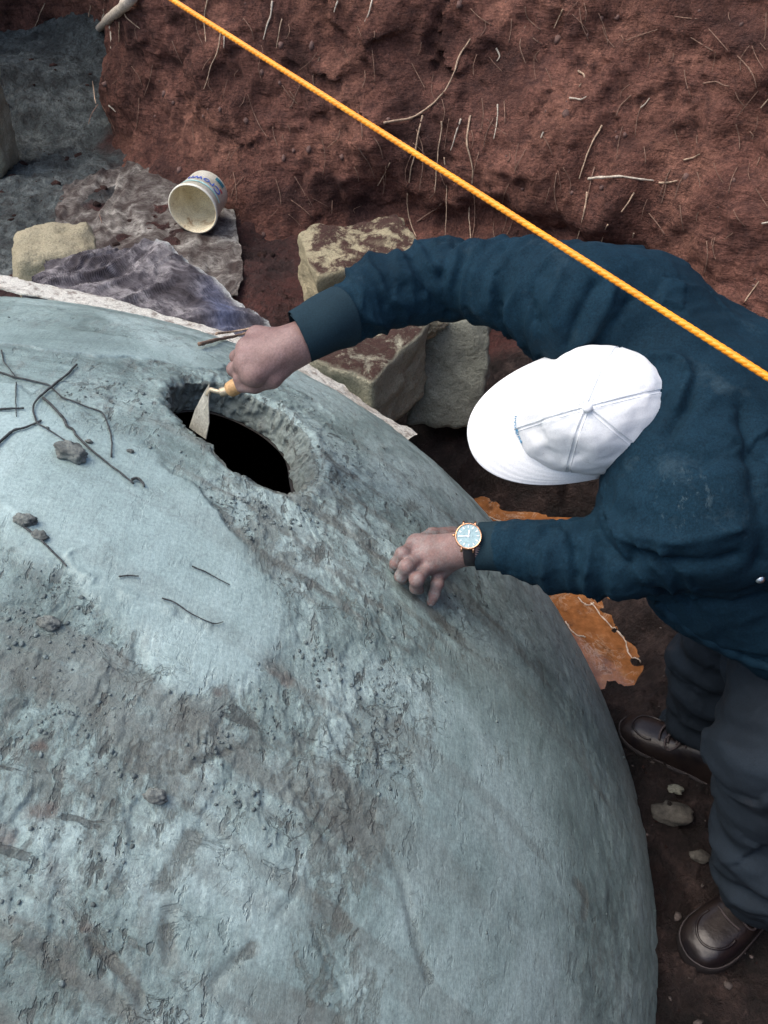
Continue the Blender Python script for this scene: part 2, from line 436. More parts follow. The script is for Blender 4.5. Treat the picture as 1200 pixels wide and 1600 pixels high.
M['sack_dark'] = m_sack('dark_stained_tarp', (.33, .31, .31), (.115, .105, .115), (.045, .038, .042), .46, .64, (.12, .155, .27))
M['sack_white'] = m_sack('white_woven_sack', (.66, .65, .58), (.48, .45, .38), (.20, .16, .13), .36, .48)

# ------------------------------------------------------------------ the pit: floor, wall, ground
FP = np.array([(.6, .5, 0), (.63, 1.04, 0), (.58, 1.4, .0), (.4, 1.9, .02), (.95, 1.2, 0.02), (1.2, .4, 0), (.35, 2.22, .14), (.9, 2.2, .12),
               (.02, 2.55, .27), (.5, 2.7, .25), (-.4, 2.9, .38), (-.9, 3.1, .44), (-1.5, 3.1, .46), (-1.6, 3.6, .53), (-1.9, 4.4, .80),
               (-2.6, 4.4, .82), (-2.6, 3.0, .45), (-1.4, 5, .95), (-3, 1, .1), (-2, -1, 0), (0, -1, 0), (1, -1, 0), (0, 3.3, .34), (-.8, 3.6, .5)])
def floorz(x, y):
    x = np.asarray(x, float); y = np.asarray(y, float)
    num = 0; den = 0
    for a, b, c in FP:
        w = 1/(((x-a)**2+(y-b)**2)**1.5+.003); num = num+w*c; den = den+w
    return num/den
def onF(px, py, h=0.0):
    d = ray(px, py); t = .5
    for _ in range(2000):
        p = CAM+d*t
        if p[2] <= float(floorz(p[0], p[1]))+h: return p
        t += .006
    return p
PUD = [np.array([onF(a, b)[:2] for a, b in poly]) for poly in (
    [(725, 772), (775, 772), (850, 800), (880, 850), (930, 905), (955, 935), (985, 985), (1010, 1040), (930, 1048), (870, 1000), (820, 920), (770, 850), (720, 790)],
    [(862, 795), (905, 790), (935, 818), (910, 828), (868, 822)])]
def poly_sd(x, y, poly):
    """signed distance to a polygon, negative inside"""
    p = np.stack([x, y], 1); n = len(poly); d = np.full(len(p), 1e9); ins = np.zeros(len(p), bool)
    for i in range(n):
        a = poly[i]; b = poly[(i+1) % n]; e = b-a; q = p-a
        t = np.clip((q@e)/(e@e), 0, 1); d = np.minimum(d, np.linalg.norm(q-t[:, None]*e, axis=1))
        c = (a[1] > p[:, 1]) != (b[1] > p[:, 1])
        xi = (b[0]-a[0])*(p[:, 1]-a[1])/(b[1]-a[1]+1e-12)+a[0]
        ins ^= c & (p[:, 0] < xi)
    return np.where(ins, -d, d)
WATER = -0.012
def floor_full(x, y):
    z = floorz(x, y); p = np.stack([x, y, np.zeros_like(x)], 1)
    tr = 1-sstep(.02, .2, z)
    z = z + fbm(p*3.0, 4, 3)*.035 + fbm(p*11, 4, 11)*.022 + np.maximum(ridged(p*20, 3, 5)-.62, 0)*.05
    z = z + tr*(np.maximum(ridged(p*34, 3, 55)-.55, 0)*.045 + .012*fbm(p*60, 3, 57))
    far = sstep(2.4, 3.2, y)
    z = z + far*np.abs(fbm(p*9, 3, 23))*.03
    sd = np.minimum(poly_sd(x, y, PUD[0]), poly_sd(x, y, PUD[1])) + fbm(p*10, 4, 31)*.065 - .022
    z = np.maximum(z, WATER+.004)
    z = np.where(sd < .06, np.minimum(z, WATER - .006 + .026*np.clip(sd/.03, -1, 2.6) + .07*np.clip(fbm(p*26, 3, 37)-.12, 0, 1)), z)
    # mud lump standing in the puddle
    c = onF(1035, 985); r = np.hypot((x-c[0])/.12, (y-c[1]-.02)/.14)
    z = z + .10*np.exp(-r**2*1.3)*(.8+.5*fbm(p*25, 3, 41))
    c = onF(880, 770); r = np.hypot((x-c[0])/.20, (y-c[1])/.15)
    z = z + .012*np.exp(-r**2)*(.8+.5*fbm(p*25, 3, 43))*(sd > .05)
    return z
def build_floor():
    xs = np.concatenate([np.linspace(-4, -2.3, 30)[:-1], np.linspace(-2.3, 1.3, 330), np.linspace(1.3, 2.4, 20)[1:]])
    ys = np.concatenate([np.linspace(-2.4, .35, 40)[:-1], np.linspace(.35, 5.2, 430), np.linspace(5.2, 6.4, 16)[1:]])
    X, Y = np.meshgrid(xs, ys, indexing='ij'); x = X.ravel(); y = Y.ravel()
    z = floor_full(x, y)
    p = np.stack([x, y, z], 1)
    grey = sstep(-1.05, -1.45, x+.25*fbm(p*3, 3, 51))*sstep(2.2, 2.8, y)
    grey = np.maximum(grey, .62*sstep(-.85, -1.25, x)*sstep(3.0, 3.4, y)*sstep(4.2, 3.7, y))
    trench = sstep(2.75, 2.35, y)*sstep(-.5, 0, x)
    o = mesh_obj('pit_floor', p, grid_faces(len(xs), len(ys)), M['floor'], attrs={'grey': grey, 'trench': trench})
    tag(o, kind='structure'); return o
floor_o = build_floor()

BASE = [(1.35, -1.2, 0), (1.55, 0, 0), (1.50, 1.0, 0), (1.30, 1.75, .05), (.92, 2.40, .12), (.40, 2.85, .24), (-.15, 3.10, .32), (-.70, 3.38, .44), (-1.10, 3.72, .50), (-1.22, 4.05, .62),
        (-1.30, 4.55, .80), (-1.75, 4.95, .85), (-2.5, 4.95, .80), (-3.3, 4.4, .7), (-3.7, 3.2, .4), (-3.7, 1.2, .1), (-3.2, -.5, 0), (-2.0, -1.7, 0), (-.4, -2.0, 0), (.8, -1.75, 0), (1.35, -1.2, 0)]
TOP = [(1.50, -1.4, 1.9), (1.80, 0, 2.1), (1.82, 1.1, 2.1), (1.74, 2.0, 2.0), (1.40, 2.85, 2.0), (.75, 3.45, 1.9), (-.05, 3.72, 1.9), (-.72, 3.82, 2.0), (-1.02, 3.98, 2.2), (-1.12, 4.20, 2.5),
       (-1.25, 4.30, 2.7), (-1.75, 4.15, 2.7), (-2.6, 4.0, 2.6), (-3.2, 3.8, 2.4), (-4.1, 3.3, 1.4), (-4.1, 1.1, 1.1), (-3.5, -.8, 1.0), (-2.2, -2.0, 1.2), (-.4, -2.2, 1.4), (1.0, -2.0, 1.6), (1.50, -1.4, 1.9)]  # unseen right rim raised and back-left top overhung to block sky light
def build_wall():
    n0 = len(BASE)
    # fine spacing where the photograph looks (segments 3..12), coarse elsewhere
    ts = np.concatenate([np.linspace(0, 2.2, 40)[:-1], np.linspace(2.2, 12.5, 640)[:-1], np.linspace(12.5, n0-1, 80)])
    def cm(pts):
        pts = np.asarray(pts, float); d = catmull(pts, 4001); return np.stack([np.interp(ts, np.linspace(0, n0-1, 4001), d[:, k]) for k in range(3)], 1)
    B = cm(BASE); T = cm(TOP); B[:, 2] -= .18
    nh = 170; hh = np.linspace(0, 1, nh)
    V = B[:, None]*(1-hh)[None, :, None] + T[:, None]*hh[None, :, None]
    tan = np.gradient(B, axis=0); out = np.stack([tan[:, 1], -tan[:, 0], 0*tan[:, 0]], 1)
    out /= np.linalg.norm(out, axis=1)[:, None]; inw = -out*1.0
    # make sure the inward direction points at the dome
    c = np.array([DC[0], DC[1]])
    V = V.reshape(-1, 3)
    N = np.repeat(inw, nh, 0); sgn = np.sign(((c-V[:, :2])*N[:, :2]).sum(1)); N = N*np.where(np.median(sgn) < 0, -1, 1)
    H = np.tile(hh, len(ts)); z = V[:, 2]
    d = fbm(V*1.7, 4, 61)*.11 + fbm(V*5.5, 4, 67)*.05 + np.maximum(ridged(V*9, 3, 71)-.6, 0)*.03
    wq = V + .05*np.stack([fbm(V*6, 3, 401), fbm(V*6, 3, 402), fbm(V*6, 3, 403)], 1)
    d += fbm(V*26, 4, 73)*.010 + .035*facets(wq, 5.5, 411)*sstep(-.2, .3, fbm(V*2, 2, 405)) + .013*facets(wq, 15, 421)*sstep(-.1, .25, fbm(V*3, 2, 407)) + .005*facets(wq, 38, 431)*sstep(-.05, .2, fbm(V*4, 2, 409))
    sh = V.copy(); sh[:, 2] *= .35
    d += np.abs(fbm(sh*7, 3, 83))*.05 - .02
    # undercut near the foot of the wall
    mid = sstep(-.55, -.1, V[:, 0])*sstep(1.2, .7, V[:, 0])
    d -= .10*np.exp(-((z-.50-.10*fbm(V*2.2, 2, 89))/.085)**2)*mid
    d += .06*np.exp(-((z-.74-.1*fbm(V*2.2, 2, 89))/.14)**2)*mid
    d += .22*sstep(.75, .25, z)*(1-mid)*sstep(-1.35, -.95, V[:, 0])*sstep(1, .2, V[:, 0])
    # hollow with a lip on the right
    hc = P(1085, 165, 2.95); r = np.linalg.norm((V-hc)/np.array([.17, .3, .085]), axis=1)
    d -= .15*np.exp(-r**2*1.2)
    d = d*sstep(1.0, .93, H)
    V = V + N*d[:, None]; V[:, 2] += fbm(V*7+9, 3, 97)*.03*sstep(1, .9, H)
    f = grid_faces(len(ts), nh)
    o = mesh_obj('pit_wall', V, f, M['wall']); tag(o, kind='structure')
    return o, T, V, f
wall_o, WT, wallV, wallF = build_wall()
def build_ground():
    """the ground around the pit, out to the horizon"""
    n = len(WT); c = np.array([-1.0, 1.2]); rings = [WT]
    for s, zz in ((1.15, 1.0), (1.6, 1.0), (3, 1), (8, 1), (30, 1)):
        q = WT.copy(); q[:, :2] = c+(WT[:, :2]-c)*s; q[:, 2] = WT[:, 2]*1/(1+0*s) if s < 2 else 1.2; rings.append(q)
    V = np.stack(rings, 1).reshape(-1, 3)
    o = mesh_obj('ground', V, grid_faces(n, len(rings)), M['soil']); tag(o, kind='structure')
build_ground()
bvh_wall = BVHTree.FromPolygons([tuple(v) for v in wallV], [tuple(int(i) for i in q) for q in wallF])
def onW(px, py, h=0.0):
    d = Vector(ray(px, py)).normalized(); hit = bvh_wall.ray_cast(Vector(CAM), d)
    if hit[0] is None: return P(px, py, 3.0)
    return np.array(hit[0] - d*h)
def build_puddle():
    t = NT('muddy_orange_water'); t.grain = (60, .25)
    c = t.ramp(t.noise(16, 5, .6, dist=.8), [(.32, (.17, .065, .022)), (.55, (.26, .105, .036)), (.75, (.33, .16, .07))])
    lnn = t.math('ABSOLUTE', t.math('SUBTRACT', t.noise(14, 6, .65, dist=1.5), .5)); scum = t.math('MULTIPLY', t.ramp(lnn, [(.008, .45), (.03, 0)]), t.ramp(t.noise(9, 4, .6), [(.44, 0), (.56, 1)]))
    c = t.mix(scum, c, (.42, .33, .25)); c = t.mix(t.ramp(t.noise(20, 7, .7), [(.56, 0), (.66, .8)]), c, (.10, .045, .02))
    m = t.set(c, .05, t.bump(t.noise(7, 3, .5), .08, .01), spec=.6)
    for i, (poly, lab) in enumerate(zip(PUD, ('large', 'small'))):
        cx, cy = poly.mean(0)
        V = [(cx, cy, WATER)]+[(cx+(x-cx)*1.35, cy+(y-cy)*1.35, WATER-.0005*i) for x, y in poly]
        n = len(poly); f = [(0, k+1, (k+1) % n+1) for k in range(n)]
        tag(mesh_obj('puddle', V, f, m), kind='structure')
    # pale dried scum line beside the puddle
    fm = m_simple('pale_scum', (.50, .42, .34), .7, .3, 60, .5, 200)
    paths = [[(925, 935), (950, 968), (975, 990), (985, 1015), (1000, 1035)], [(755, 785), (775, 792), (795, 803), (818, 808)], [(800, 820), (806, 806), (822, 808), (840, 806)],
             [(890, 797), (908, 803), (925, 818)], [(905, 925), (918, 938), (930, 935)], [(885, 965), (900, 985), (915, 990)]]
    ps = []
    for k, pp in enumerate(paths):
        pts = np.array([onF(a, b) for a, b in pp]); pts[:, 2] = 0
        q = catmull(pts, 40); q[:, :2] += .004*np.stack([fbm(q*60, 2, 5+k), fbm(q*60, 2, 9+k)], 1)
        q[:, 2] = np.maximum(floor_full(q[:, 0], q[:, 1]), WATER)+.001
        ps.append(tube_arrays(q, .0019*(.6+.8*RNG.random(40)), 5))
    V, f = merge(ps); tag(mesh_obj('scum_line', V, f, fm), 'pale dried scum lines along the edge of the orange puddle', 'scum', kind='stuff')
build_puddle()

# ------------------------------------------------------------------ the dome
HOLE = [(262, 617), (278, 601), (310, 596), (350, 602), (400, 622), (450, 655), (488, 698), (494, 728), (474, 764), (446, 769), (402, 754), (362, 730), (332, 694), (300, 670), (274, 648)]
def build_dome():
    hp = np.array([Sn(onS(a, b)) for a, b in HOLE]); ax = hp.mean(0); ax /= np.linalg.norm(ax)
    Fm = frame(ax, np.array([0, -1., 0]))             # local x points to the camera side
    loc = hp @ Fm; phi = np.arctan2(loc[:, 1], loc[:, 0]); rho = np.arccos(np.clip(loc[:, 2], -1, 1))
    od = np.argsort(phi); phi = phi[od]; rho = rho[od]
    pe = np.concatenate([phi-2*math.pi, phi, phi+2*math.pi]); re = np.tile(rho, 3)
    # angular samples, denser towards the camera side
    N = 1180; u = np.linspace(0, 1, 20001); dens = 1+2.6*np.exp(-(((u-.5)*2*math.pi)/1.35)**2)
    cum = np.concatenate([[0], np.cumsum((dens[1:]+dens[:-1])/2)]); cum /= cum[-1]
    ph = np.interp(np.linspace(0, 1, N, endpoint=False), cum, (u-.5)*2*math.pi)
    rh = np.interp(ph, pe, re); k = 9; ker = np.ones(k)/k
    rh = np.convolve(np.concatenate([rh[-k:], rh, rh[:k]]), ker, 'same')[k:-k]
    e = np.stack([np.cos(ph)*3, np.sin(ph)*3, 0*ph], 1); rh0 = rh.copy(); rh = rh*(1+.05*fbm(e*1.2, 3, 5)) + .0030*fbm(e*6, 2, 6)
    g = np.concatenate([np.linspace(0, .55, 380)[:-1], np.linspace(.55, 1, 70)])
    g = g*.8+.2*g**1.5; rmax = math.radians(128)
    rings = []; er = Sn(onS(487, 712)) @ Fm; pe_ = math.atan2(er[1], er[0]); slope = .02+.22*np.exp(-(np.angle(np.exp(1j*(ph-pe_)))/.55)**2)
    # wall of the opening from inside outwards, then the outer surface
    for dep, gr in [(q_, 0) for q_ in np.linspace(.058, .002, 22)]:
        rings.append((rh0+(rh-rh0)*(1-dep/.06)-gr-dep*slope, np.full(N, DR-dep)))
    for q in g: rings.append((rh+.0035+(rmax-rh)*q, np.full(N, DR)))
    R = np.stack([r for r, _ in rings], 1); Q = np.stack([q for _, q in rings], 1)
    D = np.stack([np.sin(R)*np.cos(ph)[:, None], np.sin(R)*np.sin(ph)[:, None], np.cos(R)], -1).reshape(-1, 3) @ Fm.T
    rad = Q.ravel(); p = DC + D*rad[:, None]; inside = rad < DR-.0015
    p = p.astype(np.float32)
    S = lambda pts: [onS(a, b) for a, b in pts]
    vis = D @ Sn(CAM) > -.05
    # --- trowelled smooth patch with a ragged lower lip
    lip = S([(-60, 760), (0, 795), (40, 822), (75, 845), (112, 880), (160, 918), (205, 938), (250, 950), (300, 968), (350, 975)])
    def seg(pts): return seg_dist(p, S(pts))
    warp = p + .02*np.stack([fbm(p*12, 3, 1), fbm(p*12, 3, 2), fbm(p*12, 3, 3)], 1)
    dl, tl = seg_dist(warp, lip, True)
    core = np.minimum.reduce([seg_dist(warp, S([(20, 720), (110, 790), (200, 850), (290, 920), (330, 955)])) - .085*1.0,
                              seg_dist(warp, S([(-40, 640), (80, 720), (200, 760), (300, 850)])) - .075,
                              seg_dist(warp, S([(-60, 520), (150, 540), (300, 560)])) - .05])
    wd = .008+.05*sstep(-.1, .25, fbm(p*5, 2, 215)); sm = sstep(1, -.3, (core+.018*fbm(p*24, 4, 211))/wd)
    sm2 = sstep(.12, 0, seg_dist(warp, S([(820, 1180), (760, 1400), (740, 1560)]))-.14)*.75
    sm3 = sstep(.06, 0, seg_dist(warp, S([(330, 1380), (400, 1480)]))-.05)*.55
    smooth = np.clip(np.maximum.reduce([sm, sm2, sm3]), 0, 1)
    n1 = fbm(p*3.1, 4, 101); n2 = fbm(p*13, 4, 103); n3 = fbm(p*40, 3, 107)
    # --- rough, picked up plaster in the middle band
    band = np.maximum.reduce([sstep(.20, 0, seg([(0, 1080), (150, 1150), (330, 1120), (480, 1080)])-.12),
                              sstep(.12, 0, seg([(60, 1300), (120, 1480)])-.10)*.8,
                              sstep(.10, 0, seg([(410, 830), (520, 760), (620, 830), (700, 900)])-.07)*.8,
                              sstep(.10, 0, seg([(180, 620), (280, 585), (450, 620), (520, 700)])-.035)*.8])
    band = band*(1-smooth)
    h = n1*.004 + n2*.0016*(1-.7*smooth)
    # torn flakes: steps of plaster with undercut looking edges
    fl = fbm(warp*17, 4, 113); fl2 = fbm(warp*31+5, 3, 127)
    h += (band*.8+.2*(1-smooth))*(.0022*sstep(.06, .10, fl) + .0016*sstep(.12, .16, fl2) + n3*.0010)
    h += (1-smooth)*.0012*n3
    # clods
    cl = fbm(p*60, 2, 131); h += band*.002*sstep(.34, .6, cl)
    # lip of the smooth patch
    side = sstep(-.01, .012, -(core-.02))
    h += .008*side*sm*0 + .004*np.exp(-(dl/.006)**2)*sstep(-.05, .35, fbm(p*16, 2, 139)+.5*fbm(p*60, 2, 137))*sstep(1.0, .9, tl)
    h += .003*sm
    # swirl left by the float and small folds
    for pts, w, a in (([(106, 870), (112, 862), (130, 860)], .003, .002), ([(106, 870), (112, 890), (135, 905)], .003, .002), ([(300, 885), (330, 900), (358, 917)], .003, -.002)):
        h += a*np.exp(-(seg(pts)/w)**2)
    gw = p @ frame(Sn(onS(650, 1100)), np.array([.75, -.25, -.55])); gw = (gw+.01*n2[:, None])*np.array([2.2, 30, 2.2]); streak = fbm(gw, 4, 239)*sstep(.7, .2, seg([(350, 1150), (600, 1100), (620, 1450)])-.15)
    # trowel scratches
    scr = [([(577, 1265), (610, 1340), (640, 1420), (672, 1530)], .012, -.004), ([(458, 1232), (485, 1275), (520, 1320)], .005, -.006), ([(490, 1450), (510, 1500), (535, 1545)], .006, -.005),
           ([(500, 1448), (522, 1495), (545, 1535)], .004, -.004), ([(140, 1478), (175, 1500), (200, 1530), (222, 1562)], .008, -.008), ([(270, 1420), (262, 1460), (268, 1500)], .012, -.006),
           ([(335, 1545), (365, 1510), (395, 1485)], .012, -.005), ([(430, 1430), (455, 1410), (470, 1385)], .010, -.004), ([(475, 995), (476, 1040)], .003, -.004), ([(491, 992), (491, 1025)], .003, -.004),
           ([(530, 1100), (560, 1125), (590, 1150)], .008, -.004), ([(160, 1420), (190, 1455), (225, 1490)], .004, -.003), ([(300, 1190), (360, 1175), (420, 1160)], .006, -.006),
           ([(200, 1205), (280, 1208), (340, 1180)], .005, -.006), ([(0, 1395), (50, 1490), (108, 1600)], .009, .004), ([(300, 1310), (280, 1350), (265, 1375)], .016, -.003),
           ([(540, 1040), (590, 1075), (650, 1090)], .010, -.004), ([(600, 1160), (640, 1200), (655, 1260)], .010, -.003), ([(690, 985), (760, 1030), (830, 1050)], .006, -.003),
           ([(700, 930), (790, 980), (850, 1040)], .005, -.003), ([(900, 1380), (915, 1400), (912, 1430)], .014, -.004), ([(870, 1355), (880, 1400), (858, 1440)], .004, .002)]
    brown = np.zeros(len(p))
    for pts, w, a in scr:
        dd = seg_dist(warp*.35+p*.65, S(pts)); q = np.exp(-(dd/(w*.6))**2); h += .55*a*q
        if w >= .012 or a == -.008: streak = np.maximum(streak, .75*np.exp(-(dd/(w*.8))**2))
        if a < 0: brown = np.maximum(brown, .75*np.exp(-(dd/(w*1.0))**2))
    # fine brushed grooves running down the flank
    gv = p @ frame(Sn(onS(650, 1100)), np.array([.75, -.25, -.55])); gv = gv*np.array([3.0, 34, 3.0]); gr = fbm(gv, 3, 139)
    flank = sstep(.45, .1, seg([(560, 900), (700, 1000), (560, 1250)])-.15)
    h += flank*gr*.0016*(1-smooth)
    # rim of the opening: raised, crumbling
    rr = (np.arccos(np.clip(D@ax, -1, 1)).reshape(N, -1) - rh[:, None]).ravel()
    rim = np.exp(-(np.maximum(rr, 0)/.022)**2)*(~inside)
    h += rim*(.010*fbm(p*22, 3, 149)+.006) - .012*np.exp(-(np.maximum(rr, 0)/.006)**2)*(~inside)
    h = np.where(inside, fbm(p*60, 3, 151)*.0015, h)
    # --- colour regions
    for pts, r, a in (([(40, 1090), (90, 1130)], .05, .8), ([(30, 1200), (120, 1260)], .05, .8), ([(40, 1330), (120, 1420), (70, 1540)], .045, .7), ([(330, 1080), (450, 1070)], .05, .8), ([(500, 1240), (560, 1320), (520, 1350)], .045, .9),
                      ([(430, 1140), (540, 1150)], .05, .6), ([(380, 800), (360, 870), (450, 850)], .04, .9), ([(470, 780), (560, 830), (560, 940)], .05, .6), ([(700, 1000), (640, 1120)], .05, .45), ([(500, 1500), (560, 1560)], .05, .7),
                      ([(300, 1330), (285, 1370)], .014, .5), ([(540, 1440), (560, 1500)], .02, .7), ([(500, 700), (540, 780), (640, 790)], .035, .7), ([(912, 1410), (905, 1440)], .015, .7), ([(240, 990), (300, 1000)], .03, .6),
                      ([(160, 575), (260, 560), (330, 580)], .045, .5), ([(20, 620), (150, 640)], .035, .55), ([(380, 1010), (480, 1030)], .02, .3), ([(150, 1180), (240, 1240)], .05, .4), ([(800, 1200), (780, 1130)], .03, .5)):
        brown = np.maximum(brown, a*np.exp(-(np.maximum(seg_dist(warp, S(pts))-r*.4, 0)/r)**2))
    brown = np.maximum(brown, .19*band+.07); brown = np.maximum(brown, np.where(rr < .05, .75*sstep(.05, .0, rr)*sstep(-.4, .4, (D@Fm)[:, 1]+.1), 0))
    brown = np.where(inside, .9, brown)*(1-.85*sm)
    red = np.zeros(len(p))
    for pts, r in (([(50, 1265), (75, 1262)], .02), ([(425, 1050), (450, 1065)], .018), ([(0, 1300), (10, 1310)], .02), ([(55, 1165), (65, 1165)], .015), ([(340, 1080), (350, 1075)], .015), ([(130, 1445), (140, 1450)], .012)):
        red = np.maximum(red, .7*np.exp(-(seg(pts)/r)**2))
    lat = D - (D@ax)[:, None]*ax; lat /= np.linalg.norm(lat, axis=1)[:, None]+1e-9
    brown = np.where(inside, brown, np.clip(brown, 0, .8)*.50)
    V = p + D*h[:, None] + np.where(inside, .004*fbm(p*18, 2, 157)+.006*fbm(p*70, 2, 159), 0)[:, None]*lat
    dome = empty('cement_dome', (DC[0], DC[1], 0))
    tag(dome, 'large grey cement plastered dome with an oval opening near its top', 'dome')
    mesh_obj('dome_shell', V, grid_faces(N, R.shape[1], wrap_u=True), M['dome'], dome, attrs={'brown': brown, 'smooth': smooth, 'red': red, 'rough': band, 'streak': streak})
    # inner face of the shell
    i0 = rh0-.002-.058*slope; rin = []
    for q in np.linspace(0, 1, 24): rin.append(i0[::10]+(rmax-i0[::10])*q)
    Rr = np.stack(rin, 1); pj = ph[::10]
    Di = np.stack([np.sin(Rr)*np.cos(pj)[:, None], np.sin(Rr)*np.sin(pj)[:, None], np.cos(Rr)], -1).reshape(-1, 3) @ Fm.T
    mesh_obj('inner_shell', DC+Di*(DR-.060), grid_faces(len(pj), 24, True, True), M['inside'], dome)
    return dome, V, grid_faces(N, R.shape[1], wrap_u=True), band, smooth
dome_o, domeV, domeF, dome_band, dome_smooth = build_dome()

def rough_rock(r, seed, sub=2, squash=(1, 1, .7), amp=.25, freq=1.6):
    bm = bmesh.new(); bmesh.ops.create_icosphere(bm, subdivisions=sub, radius=1.0)
    V = np.array([v.co[:] for v in bm.verts]); f = [tuple(v.index for v in q.verts) for q in bm.faces]; bm.free()
    V = V*(1+amp*fbm(V*freq+seed*3.7, 3, seed)[:, None]*2)*np.array(squash)*r
    return V, f
def scatter(name, pts, nrm, radii, material, label, cat, sub=1, parent=None):
    ps = [rough_rock(1, s+1, sub, (1, .75, .55), .3) for s in range(6)]
    parts = []
    for k, (q, n, r) in enumerate(zip(pts, nrm, radii)):
        v, f = ps[k % 6]; a = RNG.random()*6.283; x = np.array([math.cos(a), math.sin(a), .1]); R = frame(n, x if abs(n[2]) > .3 else np.array([.1, math.cos(a), math.sin(a)]))
        parts.append(((v*r) @ R.T + q, f))
    V, f = merge(parts); o = mesh_obj(name, V, f, material, parent)
    tag(o, label, cat, kind='stuff'); return o
# crumbs of cement on the dome, thick on the torn band
w = (dome_band**3*sstep(-.05, .3, fbm(domeV*14, 2, 301))+.02)*(1-.9*dome_smooth); D0 = (domeV-DC); D0 = D0/np.linalg.norm(D0, axis=1)[:, None]
camd = CAM-domeV; facing = (D0*camd).sum(1) > 0.05
rr_ = np.linalg.norm(domeV-DC, axis=1) > DR-.01
w = w*facing*rr_*sstep(3.2, 1.0, np.linalg.norm(camd, axis=1)); w /= w.sum()
ii = RNG.choice(len(domeV), 1300, p=w, replace=False)
scatter('cement_crumbs', domeV[ii]+D0[ii]*.0005, D0[ii], .0012+.0034*RNG.random(1300)**4, M['crumb'], 'small crumbs of cement and grit scattered over the grey dome', 'crumbs')

bvh_dome = BVHTree.FromPolygons([tuple(v) for v in domeV], [tuple(q) for q in domeF.tolist()])
def onD(px, py, h=0.0):
    """point on the built dome surface, lifted by h"""
    d = Vector(ray(px, py)).normalized(); hit = bvh_dome.ray_cast(Vector(CAM), d)
    p = np.array(hit[0]) if hit[0] is not None else onS(px, py)
    return p + Sn(p)*h

# twigs and lumps lying on the dome
def twig(pts, r, mat, label, lift=.003, group=None):
    q = catmull([onD(a, b, lift+(c[0] if c else 0)) for a, b, *c in pts], 40)
    q += .0012*np.stack([fbm(q*50, 2, 3), fbm(q*50, 2, 4), fbm(q*50, 2, 5)], 1)
    V, f = tube_arrays(q, .8*r*np.linspace(1.15, .7, 40)*(.85+.3*RNG.random(40)), 6)
    o = mesh_obj('twig', V, f, mat); tag(o, label, 'twig', group); return o
twig([(120, 573), (100, 592), (82, 607), (60, 625), (52, 640), (55, 655), (60, 665), (85, 680), (108, 697)], .0022, M['twig'], 'curved dark twig crossing the other twigs above the sandy lump', .004)
twig([(-20, 580), (0, 584), (25, 592), (70, 602), (85, 612), (97, 624), (115, 630), (140, 640), (160, 648), (170, 672), (174, 690), (174, 716)], .0019, M['twig'], 'long thin twig bending down to the right on the wet cement')
twig([(67, 624), (85, 640), (98, 655), (105, 668), (115, 674), (122, 686), (150, 712), (180, 735), (208, 758)], .0026, M['twig'], 'straight dark twig running past the sandy lump, hooked at its end')
twig([(205, 752), (214, 750), (222, 757), (224, 762)], .0026, M['twig'], 'tiny hooked twig tip at the end of the straight dark twig')
twig([(-20, 712), (0, 693), (20, 676), (40, 670), (64, 659)], .0026, M['twig'], 'thick dark twig reaching in from the left edge below the others')
twig([(-20, 645), (0, 642), (20, 641), (38, 640)], .0024, M['twig'], 'short straight dark twig at the left edge of the dome')
twig([(3, 550), (6, 566), (15, 578), (23, 589)], .0014, M['twig'], 'thin short twig at the far left, uppermost of the twigs')
twig([(25, 600), (25, 625), (26, 654)], .0012, M['twig'], 'fine upright twig crossing the short one at the left edge')
twig([(310, 545), (335, 538), (362, 532), (392, 524)], .0050, M['twig_brown'], 'brown dry stick lying on the white sack below the far wrist', .010)
twig([(335, 532), (360, 528), (400, 520)], .0035, M['root'], 'pale dry stick lying beside the brown stick on the white sack', .016)
twig([(300, 886), (325, 898), (358, 916)], .0012, M['twig'], 'thin dark twig pressed into the smooth plaster patch')
twig([(252, 936), (275, 945), (300, 962), (330, 975), (348, 973)], .0012, M['twig'], 'thin dark twig along the lower lip of the smooth patch')
twig([(185, 903), (200, 901), (216, 903)], .0014, M['twig'], 'tiny dark straw on the smooth plaster patch')
twig([(30, 820), (55, 838), (75, 858), (90, 872), (104, 886)], .0020, M['twig'], 'dark root strand lying along the left lip of the patch')
def lump(px, py, r, seed, mat, label, cat='lump', sq=(1.3, .85, .7)):
    c = onD(px, py, r*.35); v, f = rough_rock(r, seed, 4, sq, .22, 2.2)
    R = frame(Sn(c), np.array([1., -.15, 0])); o = mesh_obj('cement_lump', (v + v*0.0) @ R.T + c, f, mat)
    tag(o, label, cat); return o
lump(110, 711, .0185, 11, M['lump'], 'rounded sandy cement lump lying between the twigs')
lump(204, 706, .0042, 12, M['lump'], 'tiny cement clod right of the twigs')
lump(139, 691, .0042, 13, M['lump'], 'tiny flat clod beside the straight twig')
lump(40, 815, .011, 14, M['lump'], 'flat torn clod on the left lip of the smooth patch')
lump(62, 838, .008, 15, M['lump'], 'small clod on the lip below the torn clod')
lump(242, 1246, .010, 16, M['lump'], 'round clod in the rough middle of the dome')
lump(76, 975, .010, 17, M['lump'], 'dark clod in the rough plaster at the left')

